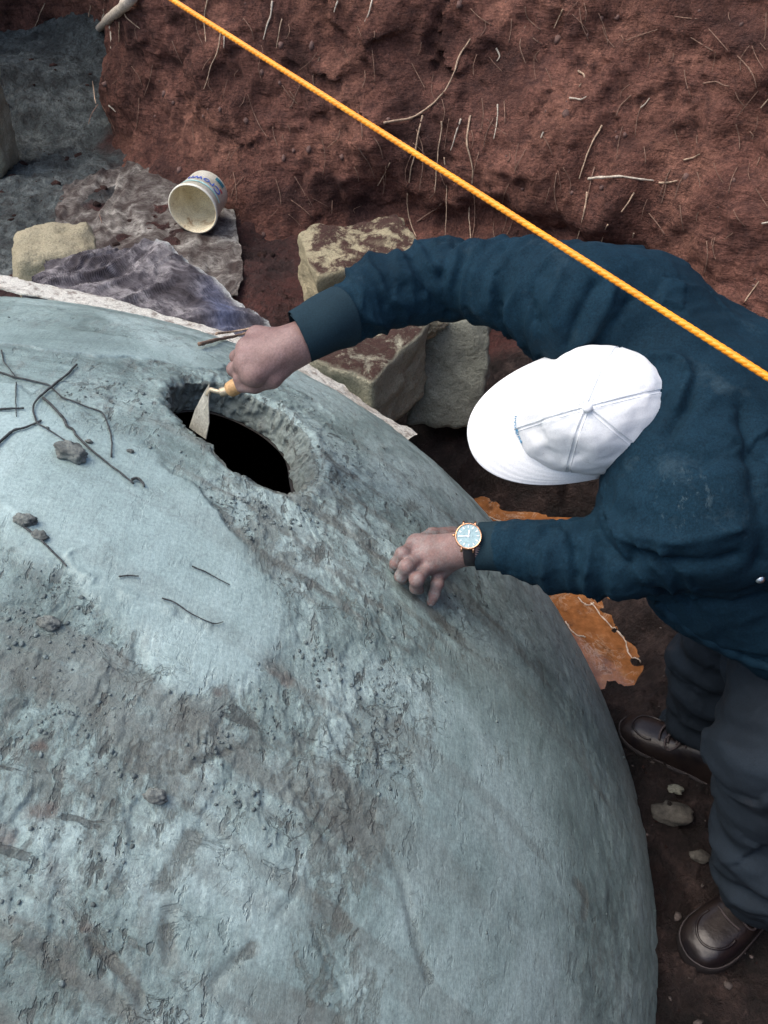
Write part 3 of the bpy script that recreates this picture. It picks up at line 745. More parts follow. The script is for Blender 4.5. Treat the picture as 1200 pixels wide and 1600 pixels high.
# ------------------------------------------------------------------ roots and pebbles of the pit wall
def root(pts, r, mat, hang=.006):
    q = catmull([onW(a, b, hang) for a, b in pts], 26)
    q += .006*np.stack([fbm(q*14, 2, 13), 0*q[:, 0], fbm(q*14, 2, 15)], 1)
    V, f = tube_arrays(q, r*np.linspace(1.1, .55, 26)*(.8+.4*RNG.random(26)), 5)
    mesh_obj('root', V, f, mat, wall_o)
RT = [([(735, 180), (730, 225), (738, 270), (733, 330), (736, 372)], .0045, 0), ([(660, 180), (650, 230), (640, 280), (638, 330), (650, 370)], .0042, 0), ([(600, 192), (650, 180), (690, 148), (712, 110)], .0055, 0),
      ([(712, 110), (722, 80), (735, 60)], .0045, 0), ([(690, 190), (685, 240), (680, 300)], .0035, 0), ([(720, 185), (710, 215), (705, 235)], .004, 2), ([(778, 163), (776, 190), (772, 218)], .0035, 2),
      ([(920, 280), (960, 275), (1000, 278), (1022, 282)], .0055, 2), ([(940, 197), (925, 225), (915, 250), (905, 280)], .004, 0), ([(918, 300), (912, 335), (900, 380)], .0038, 0), ([(992, 362), (986, 385), (980, 402)], .0035, 0),
      ([(992, 300), (980, 318), (970, 330)], .0035, 0), ([(950, 350), (940, 378), (935, 402)], .003, 0), ([(560, 230), (575, 255), (585, 280)], .003, 1), ([(425, 0), (420, 30), (412, 62)], .0045, 2),
      ([(440, 30), (435, 55), (432, 75)], .003, 0), ([(345, 50), (335, 90), (318, 138)], .0035, 0), ([(350, 55), (350, 75)], .003, 2), ([(325, 0), (318, 30), (320, 65)], .0035, 0),
      ([(145, -10), (140, 30), (145, 60), (143, 110), (148, 160)], .0040, 0), ([(165, -10), (160, 40), (158, 92)], .0040, 2), ([(172, 40), (174, 60), (173, 76)], .005, 2), ([(190, 10), (200, 28), (218, 45)], .0035, 0),
      ([(187, 35), (185, 50), (185, 65)], .003, 0), ([(118, 83), (126, 82), (135, 81)], .004, 2), ([(170, 166), (175, 170), (180, 175)], .005, 2), ([(70, 5), (62, 25), (52, 44)], .003, 0), ([(528, 0), (522, 18)], .004, 2),
      ([(582, 0), (578, 20), (570, 34)], .004, 2), ([(775, 75), (780, 88), (776, 96)], .004, 2), ([(905, 110), (912, 118), (905, 135)], .004, 0), ([(890, 152), (905, 156), (915, 150)], .004, 2), ([(1000, 170), (1008, 163), (1015, 153)], .003, 2),
      ([(1030, 285), (1045, 286), (1058, 283)], .0045, 0), ([(1068, 250), (1082, 246), (1095, 240)], .004, 0), ([(1188, 170), (1200, 155)], .003, 0), ([(1190, 350), (1210, 345)], .004, 2), ([(1165, 470), (1175, 455), (1185, 440)], .003, 0),
      ([(640, 180), (660, 230), (655, 300)], .0028, 1), ([(560, 170), (566, 210), (560, 245)], .0028, 1), ([(695, 245), (698, 300), (697, 370)], .003, 0), ([(652, 345), (675, 330), (690, 318)], .004, 1), ([(930, 260), (918, 310)], .003, 1),
      ([(870, 270), (866, 300), (872, 330)], .0028, 1), ([(820, 40), (812, 70), (822, 100)], .0028, 1), ([(880, 15), (872, 30), (866, 44)], .003, 0), ([(585, 215), (598, 240), (600, 300)], .0028, 1), ([(500, 90), (490, 120), (495, 150)], .003, 1),
      ([(740, 300), (742, 340), (738, 372)], .0028, 1), ([(610, 255), (600, 275), (590, 290)], .003, 0), ([(1100, 130), (1120, 128), (1140, 134)], .003, 1), ([(985, 150), (970, 165), (962, 180)], .003, 1), ([(850, 205), (846, 215)], .004, 2)]
for pts, r, k in RT: root(pts, r*.85, (M['root'], M['root_dark'], M['root_pale'])[k])
# many hair-fine rootlets
parts = []
for k in range(170):
    x = RNG.uniform(150, 1200); y = RNG.uniform(0, 400); L = RNG.uniform(12, 55); a = RNG.normal(math.pi/2, .45)
    q = catmull([onW(x, y, .004), onW(x+math.cos(a)*L*.5+RNG.normal(0, 3), y+math.sin(a)*L*.5, .008), onW(x+math.cos(a)*L, y+math.sin(a)*L, .004)], 8)
    if np.abs(np.diff(q, axis=0)).max() > .08: continue
    parts.append(tube_arrays(q, .0008+.0009*RNG.random(), 4))
V, f = merge(parts); tag(mesh_obj('rootlets', V, f, M['root_dark'], wall_o), kind='stuff')
# thick root stump at the top left
q = catmull([onW(215, -20, .03), onW(195, 8, .05), onW(172, 28, .06), onW(155, 44, .07), onW(142, 55, .08)], 30)
V, f = tube_arrays(q, np.linspace(.026, .011, 30)*(.85+.3*RNG.random(30)), 10); mesh_obj('root', V, f, M['root_pale'], wall_o)
n = 200; pts = []; nr = []; rad = []
for k in range(n):
    x, y = RNG.uniform(160, 1200), RNG.uniform(0, 460); q = onW(x, y); pts.append(q); nr.append(-ray(x, y)/np.linalg.norm(ray(x, y))); rad.append(.002+.017*RNG.random()**6)
scatter('pebbles', pts, nr, rad, M['pebble'], 'small pebbles', 'pebbles', parent=wall_o)
del bpy.data.objects['pebbles']['category']; del bpy.data.objects['pebbles']['label']
n = 700; pts = []; nr = []; rad = []
for k in range(n):
    x, y = (RNG.uniform(-2.2, -.2), RNG.uniform(2.6, 4.4)) if k < 500 else (RNG.uniform(.2, 1.2), RNG.uniform(.4, 2.4))
    pts.append((x, y, 0)); nr.append((0, 0, 1.)); rad.append(.004+.022*RNG.random()**5)
pts = np.array(pts); pts[:, 2] = floor_full(pts[:, 0], pts[:, 1]); sd = np.minimum(poly_sd(pts[:, 0], pts[:, 1], PUD[0]), poly_sd(pts[:, 0], pts[:, 1], PUD[1])); keep = sd > .02
scatter('soil_clods', pts[keep], np.array(nr)[keep], np.array(rad)[keep], M['soil'], 'small clods of dark soil scattered over the floor of the pit', 'clods')

n = 260; q = np.stack([RNG.uniform(.48, 1.0, n), RNG.uniform(.5, 2.2, n), np.zeros(n)], 1); q = q[np.minimum(poly_sd(q[:, 0], q[:, 1], PUD[0]), poly_sd(q[:, 0], q[:, 1], PUD[1])) > .03]; q[:, 2] = floor_full(q[:, 0], q[:, 1])
scatter('rubble', q, np.tile((0, 0, 1.), (len(q), 1)), .002+.013*RNG.random(len(q))**4, m_simple('dark_rubble', (.075, .060, .054), .9, .5, 40), 'small dark rubble chips in the dark mud between dome and shoes', 'rubble')
# ------------------------------------------------------------------ stones
def block(name, c, size, R, mat, label, seed, cat='stone', rnd=.009, amp=.024, n=21):
    """a hewn block: rounded box with chipped faces"""
    g = np.linspace(-1, 1, n); V = []; f = []
    for ax in range(3):
        for s in (-1, 1):
            A, B = np.meshgrid(g, g, indexing='ij'); q = np.zeros((n*n, 3)); q[:, ax] = s; q[:, (ax+1) % 3] = A.ravel(); q[:, (ax+2) % 3] = B.ravel()
            o = sum(len(x) for x in V); V.append(q); ff = grid_faces(n, n, flip=(s < 0)); f.append(ff+o)
    V = np.concatenate(V); f = np.concatenate(f); hs = np.array(size)/2
    W = V*hs; inner = np.clip(W, -(hs-rnd), hs-rnd); d = W-inner; L = np.linalg.norm(d, axis=1); W = inner + d/np.maximum(L, 1e-9)[:, None]*np.minimum(L, rnd)[:, None]
    nn = W/hs; nn /= np.linalg.norm(nn, axis=1)[:, None]
    W = W + nn*(amp*fbm(W*9+seed, 3, seed)+amp*.6*fbm(W*28+seed, 3, seed+3))[:, None]
    me = mesh_obj(name, W @ np.asarray(R).T + c, f, mat); bm = bmesh.new(); bm.from_mesh(me.data); bmesh.ops.remove_doubles(bm, verts=bm.verts, dist=.0006); bm.to_mesh(me.data); bm.free()
    tag(me, label, cat); return me
def rz(a, tilt=0, roll=0):
    return np.array((Matrix.Rotation(math.radians(a), 3, 'Z') @ Matrix.Rotation(math.radians(tilt), 3, 'X') @ Matrix.Rotation(math.radians(roll), 3, 'Y')))
block('stone_block', P(560, 420, 2.72), (.36, .22, .22), rz(22, 18, -4), M['stone_yellow'], 'pale yellow soil-flecked stone block nearest the pit wall, behind the far sleeve', 21)
block('stone_block', P(572, 585, 2.34), (.24, .30, .26), rz(-32, 8, 4), M['stone_tan'], 'soil-covered tan stone block behind the far forearm, beside the grey one', 22)
block('stone_block', P(702, 572, 2.50), (.225, .16, .34), rz(-6, -12, 2), M['stone_grey'], 'upright grey stone block below the far sleeve', 23)
v, f = rough_rock(.085, 31, 4, (1.25, .7, .38), .3, 1.8); c = P(650, 505, 2.34)
tag(mesh_obj('rock_slab', v @ rz(10, 10, 0).T + c, f, M['stone_cream']), 'small pale jagged rock lying across the two stone blocks', 'stone')
block('stone_block', P(92, 420, 2.55), (.24, .22, .20), rz(18, 6, 3), M['stone_cream'], 'rounded cream stone partly covered by the dark tarp', 24, rnd=.04)
block('stone_block', P(-62, 160, 3.3), (.30, .3, .55), rz(10, 0, 4), M['stone_tan'], 'upright pale stone cut off by the left edge, upper part of the picture', 25, rnd=.05)
for px, py, r, lab, s in ((1048, 1283, .032, 'flat pale stone on the dark mud between the shoes', 41), (1052, 1243, .013, 'small whitish pebble above the flat pale stone', 42), (1090, 1345, .016, 'dark pebble beside the near trouser leg', 43)):
    q = onF(px, py); q[2] = float(floor_full(np.array([q[0]]), np.array([q[1]]))[0])+r*.2; v, f = rough_rock(r, s, 3, (1.2, .9, .45), .3, 2)
    tag(mesh_obj('small_stone', v+q, f, m_simple('muddy_stone', (.075, .07, .058), .85, .5, 40, .6, 120) if s != 42 else M['stone_grey']), lab, 'stone')

# ------------------------------------------------------------------ sacks and tarp
def sheet(name, rows, mat, nu=90, nv=50, wrinkle=.012, freq=9, seed=1, thick=.004, attrs=None, label='', cat='sack', fine=.003, fold=.02):
    rows = [catmull(r, nu) for r in rows]; A = np.stack(rows, 0); G = np.stack([catmull(A[:, k], nv) for k in range(nu)], 0)
    V = G.reshape(-1, 3); f = grid_faces(nu, nv); N = vnormals(V, f)
    if N[:, 2].mean() < 0: f = f[:, ::-1].copy(); N = -N
    w = ridged(V*freq*np.array([1, .6, 1]), 3, seed)-.5
    U0, W0 = np.meshgrid(np.linspace(0, 1, nu), np.linspace(0, 1, nv), indexing='ij'); u0 = U0.ravel(); w0 = W0.ravel()
    fo = ridged(np.stack([u0*11+w0*5+1.2*fbm(V*4, 2, seed), w0*1.6+u0*2, 0*u0], 1), 2, seed+20)-.55
    V = V + N*(w*wrinkle + fo*fold + fbm(V*60, 3, seed+9)*fine)[:, None]
    # ragged border
    U, W = np.meshgrid(np.linspace(0, 1, nu), np.linspace(0, 1, nv), indexing='ij'); e = np.minimum.reduce([U, 1-U, W, 1-W]).ravel()
    V = V + (np.stack([fbm(V*30, 2, seed+1), fbm(V*30, 2, seed+2), 0*V[:, 0]], 1)*.009)*sstep(.10, 0, e)[:, None]
    n = len(V); V2 = V - N*thick
    b = [i*nv for i in range(nu)] + [(nu-1)*nv+j for j in range(1, nv)] + [i*nv+nv-1 for i in range(nu-2, -1, -1)] + [j for j in range(nv-2, 0, -1)]
    b = np.array(b); b2 = np.roll(b, -1); side = np.stack([b, b+n, b2+n, b2], 1)
    at = {k: np.tile(fn(U.ravel(), W.ravel()), 2) for k, fn in (attrs or {}).items()}
    o = mesh_obj(name, np.concatenate([V, V2]), np.concatenate([f, f[:, ::-1]+n, side]), mat, attrs=at)
    tag(o, label, cat); return o
sheet('woven_sack', [[onF(a, b, .035) for a, b in r] for r in (
    [(98, 290), (165, 266), (230, 250), (300, 252)], [(88, 318), (170, 305), (260, 295), (358, 308)], [(88, 355), (180, 348), (280, 350), (372, 372)], [(92, 400), (180, 400), (290, 420), (380, 425)], [(95, 440), (190, 450), (290, 465), (372, 465)])],
    M['sack_flat'], fold=.03, wrinkle=.02, freq=7, seed=3, label='dirty grey woven sack spread flat under the plastic tub')
sheet('tarp', [[P(a, b, d) for a, b, d in r] for r in (
    [(70, 405, 2.42), (130, 388, 2.46), (190, 392, 2.48), (246, 374, 2.50), (300, 415, 2.48), (360, 462, 2.42), (432, 520, 2.32)],
    [(60, 425, 2.28), (120, 418, 2.30), (185, 425, 2.34), (250, 430, 2.36), (310, 455, 2.32), (365, 500, 2.26), (425, 545, 2.22)],
    [(40, 455, 2.12), (110, 455, 2.14), (180, 470, 2.15), (250, 488, 2.16), (310, 508, 2.16), (365, 535, 2.14), (420, 560, 2.13)],
    [(40, 490, 2.12), (110, 490, 2.12), (180, 505, 2.12), (250, 525, 2.12), (310, 545, 2.12), (365, 570, 2.12), (420, 590, 2.12)])],
    M['sack_dark'], fold=.05, nu=160, nv=80, wrinkle=.012, freq=15, seed=5, thick=.004, attrs={'blue': lambda u, v: np.exp(-((u-.78)/.09)**2)*np.exp(-((v-.35)/.3)**2), 'pale': lambda u, v: sstep(.10, .02, v)*sstep(.45, .55, u)}, label='dark purple-grey tarp folded over the far edge of the dome', cat='tarp')
sheet('woven_sack', [[P(a, b, d) for a, b, d in r] for r in (
    [(-60, 424, 2.08), (0, 430, 2.08), (60, 443, 2.08), (170, 466, 2.08), (270, 496, 2.08), (345, 516, 2.07), (440, 550, 2.06), (520, 593, 2.06), (585, 640, 2.07), (652, 680, 2.08)],
    [(-60, 438, 2.05), (0, 444, 2.05), (60, 455, 2.045), (170, 478, 2.045), (270, 508, 2.045), (345, 527, 2.025), (440, 563, 2.02), (520, 606, 2.02), (585, 651, 2.03), (646, 683, 2.05)],
    [(-60, 446, 2.015), (0, 453, 2.015), (60, 464, 2.015), (170, 487, 2.01), (270, 516, 2.005), (345, 539, 2.0), (440, 575, 1.99), (520, 617, 1.99), (585, 662, 2.0), (634, 688, 2.03)])],
    M['sack_white'], nu=220, nv=16, wrinkle=.004, freq=14, seed=8, thick=.003, fine=.002, fold=.004, label='long whitish sack edge lying along the crest of the dome')

# ------------------------------------------------------------------ text helper
def text_arrays(body, size, extrude):
    cu = bpy.data.curves.new('txt', 'FONT'); cu.body = body; cu.size = size; cu.extrude = extrude; cu.align_x = 'CENTER'; cu.align_y = 'CENTER'; cu.resolution_u = 3
    ob = bpy.data.objects.new('txt', cu); COL.objects.link(ob); bpy.context.view_layer.update()
    me = bpy.data.meshes.new_from_object(ob.evaluated_get(bpy.context.evaluated_depsgraph_get()))
    V = np.array([v.co[:] for v in me.vertices]); f = [tuple(q.vertices) for q in me.polygons]
    bpy.data.objects.remove(ob); bpy.data.curves.remove(cu); bpy.data.meshes.remove(me)
    return V, f
def lathe(profile, seg=48):
    pr = np.asarray(profile); th = np.arange(seg)*2*math.pi/seg
    V = np.stack([pr[None, :, 0]*np.cos(th)[:, None], pr[None, :, 0]*np.sin(th)[:, None], np.broadcast_to(pr[None, :, 1], (seg, len(pr)))], -1).reshape(-1, 3)
    return V, grid_faces(seg, len(pr), wrap_u=True)

# ------------------------------------------------------------------ plastic tub
def build_tub():
    c = P(325, 300, 3.13)                # middle of the closed end to mouth axis
    mouth = P(301, 327, 3.03); back = P(330, 292, 3.17)
    ax = mouth-back; ax /= np.linalg.norm(ax); L = .165; r0, r1 = .082, .092
    Rm = frame(ax, np.array([1., 0, 0])); o0 = mouth-ax*L
    t = NT('dirty_white_plastic')
    cc = t.ramp(t.noise(22, 6, .65), [(.3, (.58, .55, .43)), (.55, (.76, .75, .64)), (.7, (.83, .83, .75))])
    cc = t.mix(t.ramp(t.noise(30, 5, .7), [(.60, 0), (.70, .8)]), cc, (.50, .66, .66))
    ms = t.set(cc, .42, t.bump(t.noise(60, 4), .15, .003))
    t = NT('tub_inside'); cc = t.ramp(t.noise(14, 6, .65, dist=.6), [(.32, (.36, .20, .09)), (.42, (.74, .64, .42)), (.62, (.90, .82, .60))])
    mi = t.set(cc, .6, t.bump(t.noise(60, 4), .2, .003))
    root_ = empty('plastic_tub', c-np.array([0, 0, .08])); tag(root_, 'dirty white plastic tub lying on its side on the flat sack', 'tub')
    V, f = lathe([(0, 0), (r0*.9, 0), (r0, .006), (r1-.002, L-.012), (r1+.004, L-.012), (r1+.004, L), (r1, L+.001)]); mesh_obj('shell', V @ Rm.T + o0, f, ms, root_)
    V, f = lathe([(r1+.0005, L+.0008), (r1-.004, L-.004), (r0-.004, .006), (r0*.88, .004), (0, .004)]); mesh_obj('inner_wall', V @ Rm.T + o0, f, mi, root_)
    # blue lettering, wrapped round the side; its tops point at the mouth
    V, f = text_arrays('Crown', .048, .0006); camv = CAM-c; a0 = math.atan2((camv@Rm[:, 1]), (camv@Rm[:, 0]))
    def wrap(V, z0, aoff):
        zz = z0+V[:, 1]; R_ = r0+(r1-r0)*zz/L+.0014+V[:, 2]; a = a0+aoff+V[:, 0]/r0
        return np.stack([R_*np.cos(a), R_*np.sin(a), zz], 1) @ Rm.T + o0
    mesh_obj('lettering', wrap(V, .085, .35), f, m_simple('blue_print', (.06, .13, .50), .5, .2), root_, smooth=False)
    for name, col, x0, x1, z0, z1, ao in (('label_band', (.40, .72, .72), -.085, .085, .112, .120, .35), ('label_patch', (.03, .17, .23), -.03, .01, .018, .040, -.05), ('label_dot', (.45, .10, .10), -.010, .006, .055, .070, -.42)):
        g = np.array([(x0+(x1-x0)*i/20, z0+(z1-z0)*j) for i in range(21) for j in (0, 1)]); V = np.stack([g[:, 0], g[:, 1], 0*g[:, 0]], 1)
        mesh_obj(name, wrap(V, 0, ao), grid_faces(21, 2), m_simple(name, col, .5, .35, 60), root_)
build_tub()

# ------------------------------------------------------------------ orange cord
def build_cord():
    t = NT('orange_nylon'); t.grain = (500, .12); m = t.set(t.ramp(t.noise(60, 3), [(.3, (.86, .26, .004)), (.7, (1.0, .36, .008))]), .45)
    a = P(1200, 590, .56); b = P(270, 0, .86); d = b-a
    A = a-d*.9; B = b+d*2.2; n = 1500; tt = np.linspace(0, 1, n); path = A+(B-A)*tt[:, None]; Ln = np.linalg.norm(B-A); s = tt*Ln
    path += .0006*np.stack([fbm(path*4, 2, 1), fbm(path*4, 2, 2), fbm(path*4, 2, 3)], 1)
    u = d/np.linalg.norm(d); x = np.cross(u, [0, 0, 1.]); x /= np.linalg.norm(x); y = np.cross(x, u)
    root_ = empty('orange_cord', A); tag(root_, 'taut orange twisted cord stretched across above the worker', 'cord')
    for k in range(3):
        an = s*2*math.pi/.017+k*2*math.pi/3; q = path+.0007*(np.cos(an)[:, None]*x+np.sin(an)[:, None]*y)
        tube('strand', q, .00215, m, root_, 6)
build_cord()

# ------------------------------------------------------------------ the worker
def m_cloth(name, col, var=.3, weave=900, rough=.85, sheen=.15, dusty=None, spec=.25):
    t = NT(name); t.grain = (420, .30); c = t.ramp(t.noise(7, 6, .6), [(.3, tuple(x*(1-var) for x in col)), (.7, tuple(x*(1+var) for x in col))])
    if dusty: c = t.mix(t.ramp(t.noise(13, 7, .7, dist=.4), [(.60, 0), (.78, .35)]), c, dusty)
    t.b.inputs['Sheen Weight'].default_value = sheen; t.b.inputs['Sheen Roughness'].default_value = .6
    h = t.math('ADD', t.noise(weave, 2, .5), t.math('MULTIPLY', t.noise(120, 4, .6), 1.2))
    return t.set(c, rough, t.bump(h, .35, .0015), spec=spec)
M['jacket'] = m_cloth('navy_cotton', (.0055, .0215, .036), .25, sheen=.0, spec=.12)
def smear_jacket():
    t = NT.__new__(NT); t.m = M['jacket'].copy(); t.m.name = 'navy_cotton_smeared'; t.t = t.m.node_tree; t.n = t.t.nodes; t.l = t.t.links; t.b = t.n['Principled BSDF']
    t.co = next(n for n in t.n if n.type == 'TEX_COORD').outputs['Object']; src = t.b.inputs['Base Color'].links[0].from_socket
    f = t.math('MULTIPLY', t.attr('smear'), t.ramp(t.noise(70, 6, .75, vec=t.mapv((1, .35, .5), (.3, .2, .7))), [(.56, 0), (.70, .7)]))
    dust = t.ramp(t.noise(9, 8, .75), [(.58, 0), (.75, .12)])
    t.set(t.mix(t.math('MAXIMUM', f, dust), src, (.17, .24, .26))); return t.m
M['cuff'] = m_cloth('dark_rib_knit', (.0075, .0235, .034), .2, sheen=.0)
M['trouser'] = m_cloth('charcoal_trouser', (.010, .0165, .024), .35, sheen=.0, dusty=(.10, .08, .07))
def m_skin():
    t = NT('dark_skin'); t.grain = (330, .22); c = t.ramp(t.noise(34, 5, .6), [(.3, (.175, .105, .092)), (.7, (.27, .175, .158))])
    c = t.mix(t.ramp(t.noise(90, 4, .7), [(.58, 0), (.72, .35)]), c, (.32, .25, .23))
    t.b.inputs['Subsurface Weight'].default_value = .06; t.b.inputs['Subsurface Radius'].default_value = (.006, .002, .001)
    v = t.voro(420); h = t.math('ADD', t.noise(160, 4, .65), t.math('MULTIPLY', v, .4))
    c = t.mix(t.math('MULTIPLY', t.attr('cement'), t.ramp(t.noise(75, 6, .7), [(.44, 0), (.58, .8)])), c, (.25, .29, .28))
    return t.set(c, .55, t.bump(h, .5, .0016), spec=.4)
M['skin'] = m_skin()

person = empty('person', (.68, .85, 0))
tag(person, 'person in navy jacket and white cap bending over the dome with a trowel', 'person')

# joints
Rs = P(905, 478, 1.25); Re = P(680, 436, 1.36); Rw = P(474, 533, 1.25)
Ls = P(1090, 828, 1.14); Le = P(965, 872, 1.20); Lw = P(742, 855, 1.27)
def build_jacket():
    chest = P(1010, 640, 1.22); 
    pr = []
    # far sleeve
    pr += [('c', Rs, P(800, 444, 1.30), .070, .058), ('c', P(800, 444, 1.30), Re, .058, .054), ('c', Re, P(600, 458, 1.325), .054, .050), ('c', P(600, 458, 1.325), P(515, 505, 1.265), .050, .043)]
    # near sleeve
    pr += [('c', Ls, Le, .070, .047), ('c', Le, P(870, 868, 1.225), .047, .042), ('c', P(870, 868, 1.225), P(800, 856, 1.25), .042, .038)]
    # shoulder yoke and back
    pr += [('c', P(985, 490, 1.30), P(1085, 775, 1.18), .080, .090, .08), ('c', P(1010, 508, 1.30), P(1250, 660, 1.38), .085, .12, .06), ('c', P(1085, 760, 1.18), P(1290, 830, 1.22), .105, .14, .09),
           ('c', P(1090, 630, 1.25), P(1280, 700, 1.28), .11, .14, .09)]
    pr += [('c', Rs, P(1010, 520, 1.31), .082, .085, .06), ('c', P(900, 520, 1.33), P(990, 560, 1.36), .07, .08, .06)]
    # chest and belly hanging below
    pr += [('c', P(1045, 815, 1.27), P(1110, 900, 1.29), .078, .085, .06), ('c', P(1110, 880, 1.28), P(1240, 960, 1.29), .095, .11, .07), ('c', P(1015, 640, 1.40), P(1090, 800, 1.38), .075, .095, .07),
           ('c', P(1270, 700, 1.38), P(1330, 840, 1.34), .14, .15, .07)]
    V, f = sdf_mesh(pr, .0048, .05); V = smooth_mesh(V, f, 2); N = vnormals(V, f)
    # orient outward
    cen = V.mean(0)
    if ((V-cen)*N).sum() < 0: f = f[:, ::-1].copy(); N = -N
    bv = BVHTree.FromPolygons([tuple(v) for v in V], [tuple(q) for q in f.tolist()])
    def onJ(px, py):
        hit = bv.ray_cast(Vector(CAM), Vector(ray(px, py)).normalized()); return np.array(hit[0]) if hit[0] is not None else P(px, py, 1.2)
    d = np.zeros(len(V))
    # sleeve folds: rings that spiral and break up
    for (A, B, C, amp) in ((Rs, Re, Rw, .0100), (Ls, Le, Lw, .0100)):
        dd, t = seg_dist(V, [A, B, C], True); L = np.linalg.norm(B-A)+np.linalg.norm(C-B)
        rel = V - A; u = (C-A)/np.linalg.norm(C-A); side = np.cross(u, [0, 0, 1.]); side /= np.linalg.norm(side); up = np.cross(side, u)
        a1 = rel@side; a2 = rel@up
        q = np.stack([t*L*22 + a1*9, a1*6, a2*6 + t*L*4], 1)
        w = sstep(.15, .07, dd)*sstep(.0, .10, t)*sstep(1, .80, t)
        fz = t*L*165 + a1*46 - a2*18 + 6.5*fbm(V*11, 2, 7); cr = (1-np.abs(np.sin(fz/2)))**1.6-.35       # crisp ring folds, broken up
        d += amp*w*(cr*sstep(-.05, .40, fbm(q*.45, 2, 11)) + (ridged(q*np.array([.8, .5, .5]), 2, 13)-.55)*2.0 + .8*facets(V, 22, 451)*.35)
    # body folds
    dT = np.minimum(seg_dist(V, [Rs, Re, Rw]), seg_dist(V, [Ls, Le, Lw])); w = sstep(.06, .15, dT)
    q = V @ frame(np.array([.3, .5, .8]), np.array([.8, .3, -.5])); q = q*np.array([2.6, 9, 5])
    d += w*.016*((ridged(q, 3, 17)-.55)*1.4) + w*.006*facets(V+.02*np.stack([fbm(V*9, 2, 1), fbm(V*9, 2, 2), fbm(V*9, 2, 3)], 1), 9, 461) + w*.005*fbm(V*8, 3, 19)
    q2 = V @ frame(np.array([.5, -.4, .75]), np.array([.7, .6, -.3])); d += w*.007*(ridged(q2*np.array([5, 17, 9]), 3, 27)-.55) + (1-w)*.004*(ridged(V*24, 2, 29)-.55)
    # drawn folds: (pixels, width, height)
    for pts, wd, am in (([(930, 445), (900, 500), (885, 540)], .012, -.010), ([(955, 455), (925, 520), (890, 545)], .014, .010), ([(985, 470), (945, 520), (930, 540)], .012, -.008), ([(850, 420), (830, 465), (835, 500)], .010, -.010),
                        ([(880, 425), (862, 470), (868, 510)], .010, .008), ([(790, 385), (775, 430), (780, 480)], .010, -.009), ([(760, 385), (742, 430), (745, 485)], .012, .008), ([(715, 380), (690, 430), (700, 490)], .012, -.010),
                        ([(650, 400), (665, 450), (690, 480)], .010, -.007), ([(1020, 560), (1060, 565), (1080, 590), (1060, 640)], .014, .014), ([(1085, 585), (1075, 640), (1045, 680)], .012, -.010), ([(1050, 700), (1100, 720), (1200, 715)], .02, -.010),
                        ([(1000, 860), (1060, 880), (1150, 870)], .014, -.012), ([(990, 830), (1060, 845), (1150, 825)], .016, .010), ([(1010, 915), (1080, 940), (1190, 930)], .014, -.009), ([(880, 820), (900, 860), (905, 900)], .010, -.009),
                        ([(840, 820), (850, 860), (850, 895)], .009, .007), ([(930, 815), (945, 850), (985, 880)], .012, -.012), ([(950, 800), (980, 840), (1040, 860)], .012, .010), ([(1160, 640), (1180, 760), (1190, 880)], .02, -.012)):
        d += 1.2*am*np.exp(-np.abs(seg_dist(V, [onJ(a, b) for a, b in pts])/(wd*.65))**1.4)
    d += .0012*fbm(V*60, 2, 23)
    V = V + N*d[:, None]
    # the seams end at the cuffs
    sme = np.exp(-(np.linalg.norm((V-onJ(1062, 778))/np.array([.032, .04, .032]), axis=1))**2)
    jk = mesh_obj('jacket', V, f, smear_jacket(), person, attrs={'smear': sme})
    return jk, onJ, V, f
jacket, onJ, jV, jF = build_jacket()
def ribbed_tube(name, pts, radii, mat, parent, inner=.005, ribs=64, rib=.0006, seg=128, n=24):
    path = catmull(pts, n); r = np.interp(np.linspace(0, 1, n), np.linspace(0, 1, len(radii)), radii)
    P1 = np.concatenate([path, path[::-1]]); r1 = np.concatenate([r, r[::-1]-inner]); tan = np.gradient(path, axis=0); tan /= np.linalg.norm(tan, axis=1)[:, None]; T1 = np.concatenate([tan, tan[::-1]])
    a = np.cross(tan[0], [0, 0, 1.]); a /= np.linalg.norm(a); V = []; th = np.arange(seg)*2*math.pi/seg
    for k in range(2*n):
        a = a-T1[k]*(a@T1[k]); a /= np.linalg.norm(a); b = np.cross(T1[k], a); rr = r1[k]+(rib*np.cos(th*ribs) if k < n else 0)+.0012*np.sin(th*3+k*.2)
        V.append(P1[k]+np.cos(th)[:, None]*a*np.reshape(rr, (-1, 1))+np.sin(th)[:, None]*b*np.reshape(rr, (-1, 1)))
    V = np.stack(V, 1).reshape(-1, 3); f = grid_faces(seg, 2*n, wrap_u=True)
    return mesh_obj(name, V, f, mat, parent)
ribbed_tube('cuff', [P(468, 527, 1.252), P(490, 517, 1.256), P(515, 503, 1.264), P(535, 494, 1.275)], [.041, .043, .046, .049], M['cuff'], jacket)
ribbed_tube('cuff', [P(747, 853, 1.272), P(765, 854, 1.267), P(790, 855, 1.258), P(812, 857, 1.25)], [.037, .038, .040, .043], M['cuff'], jacket)
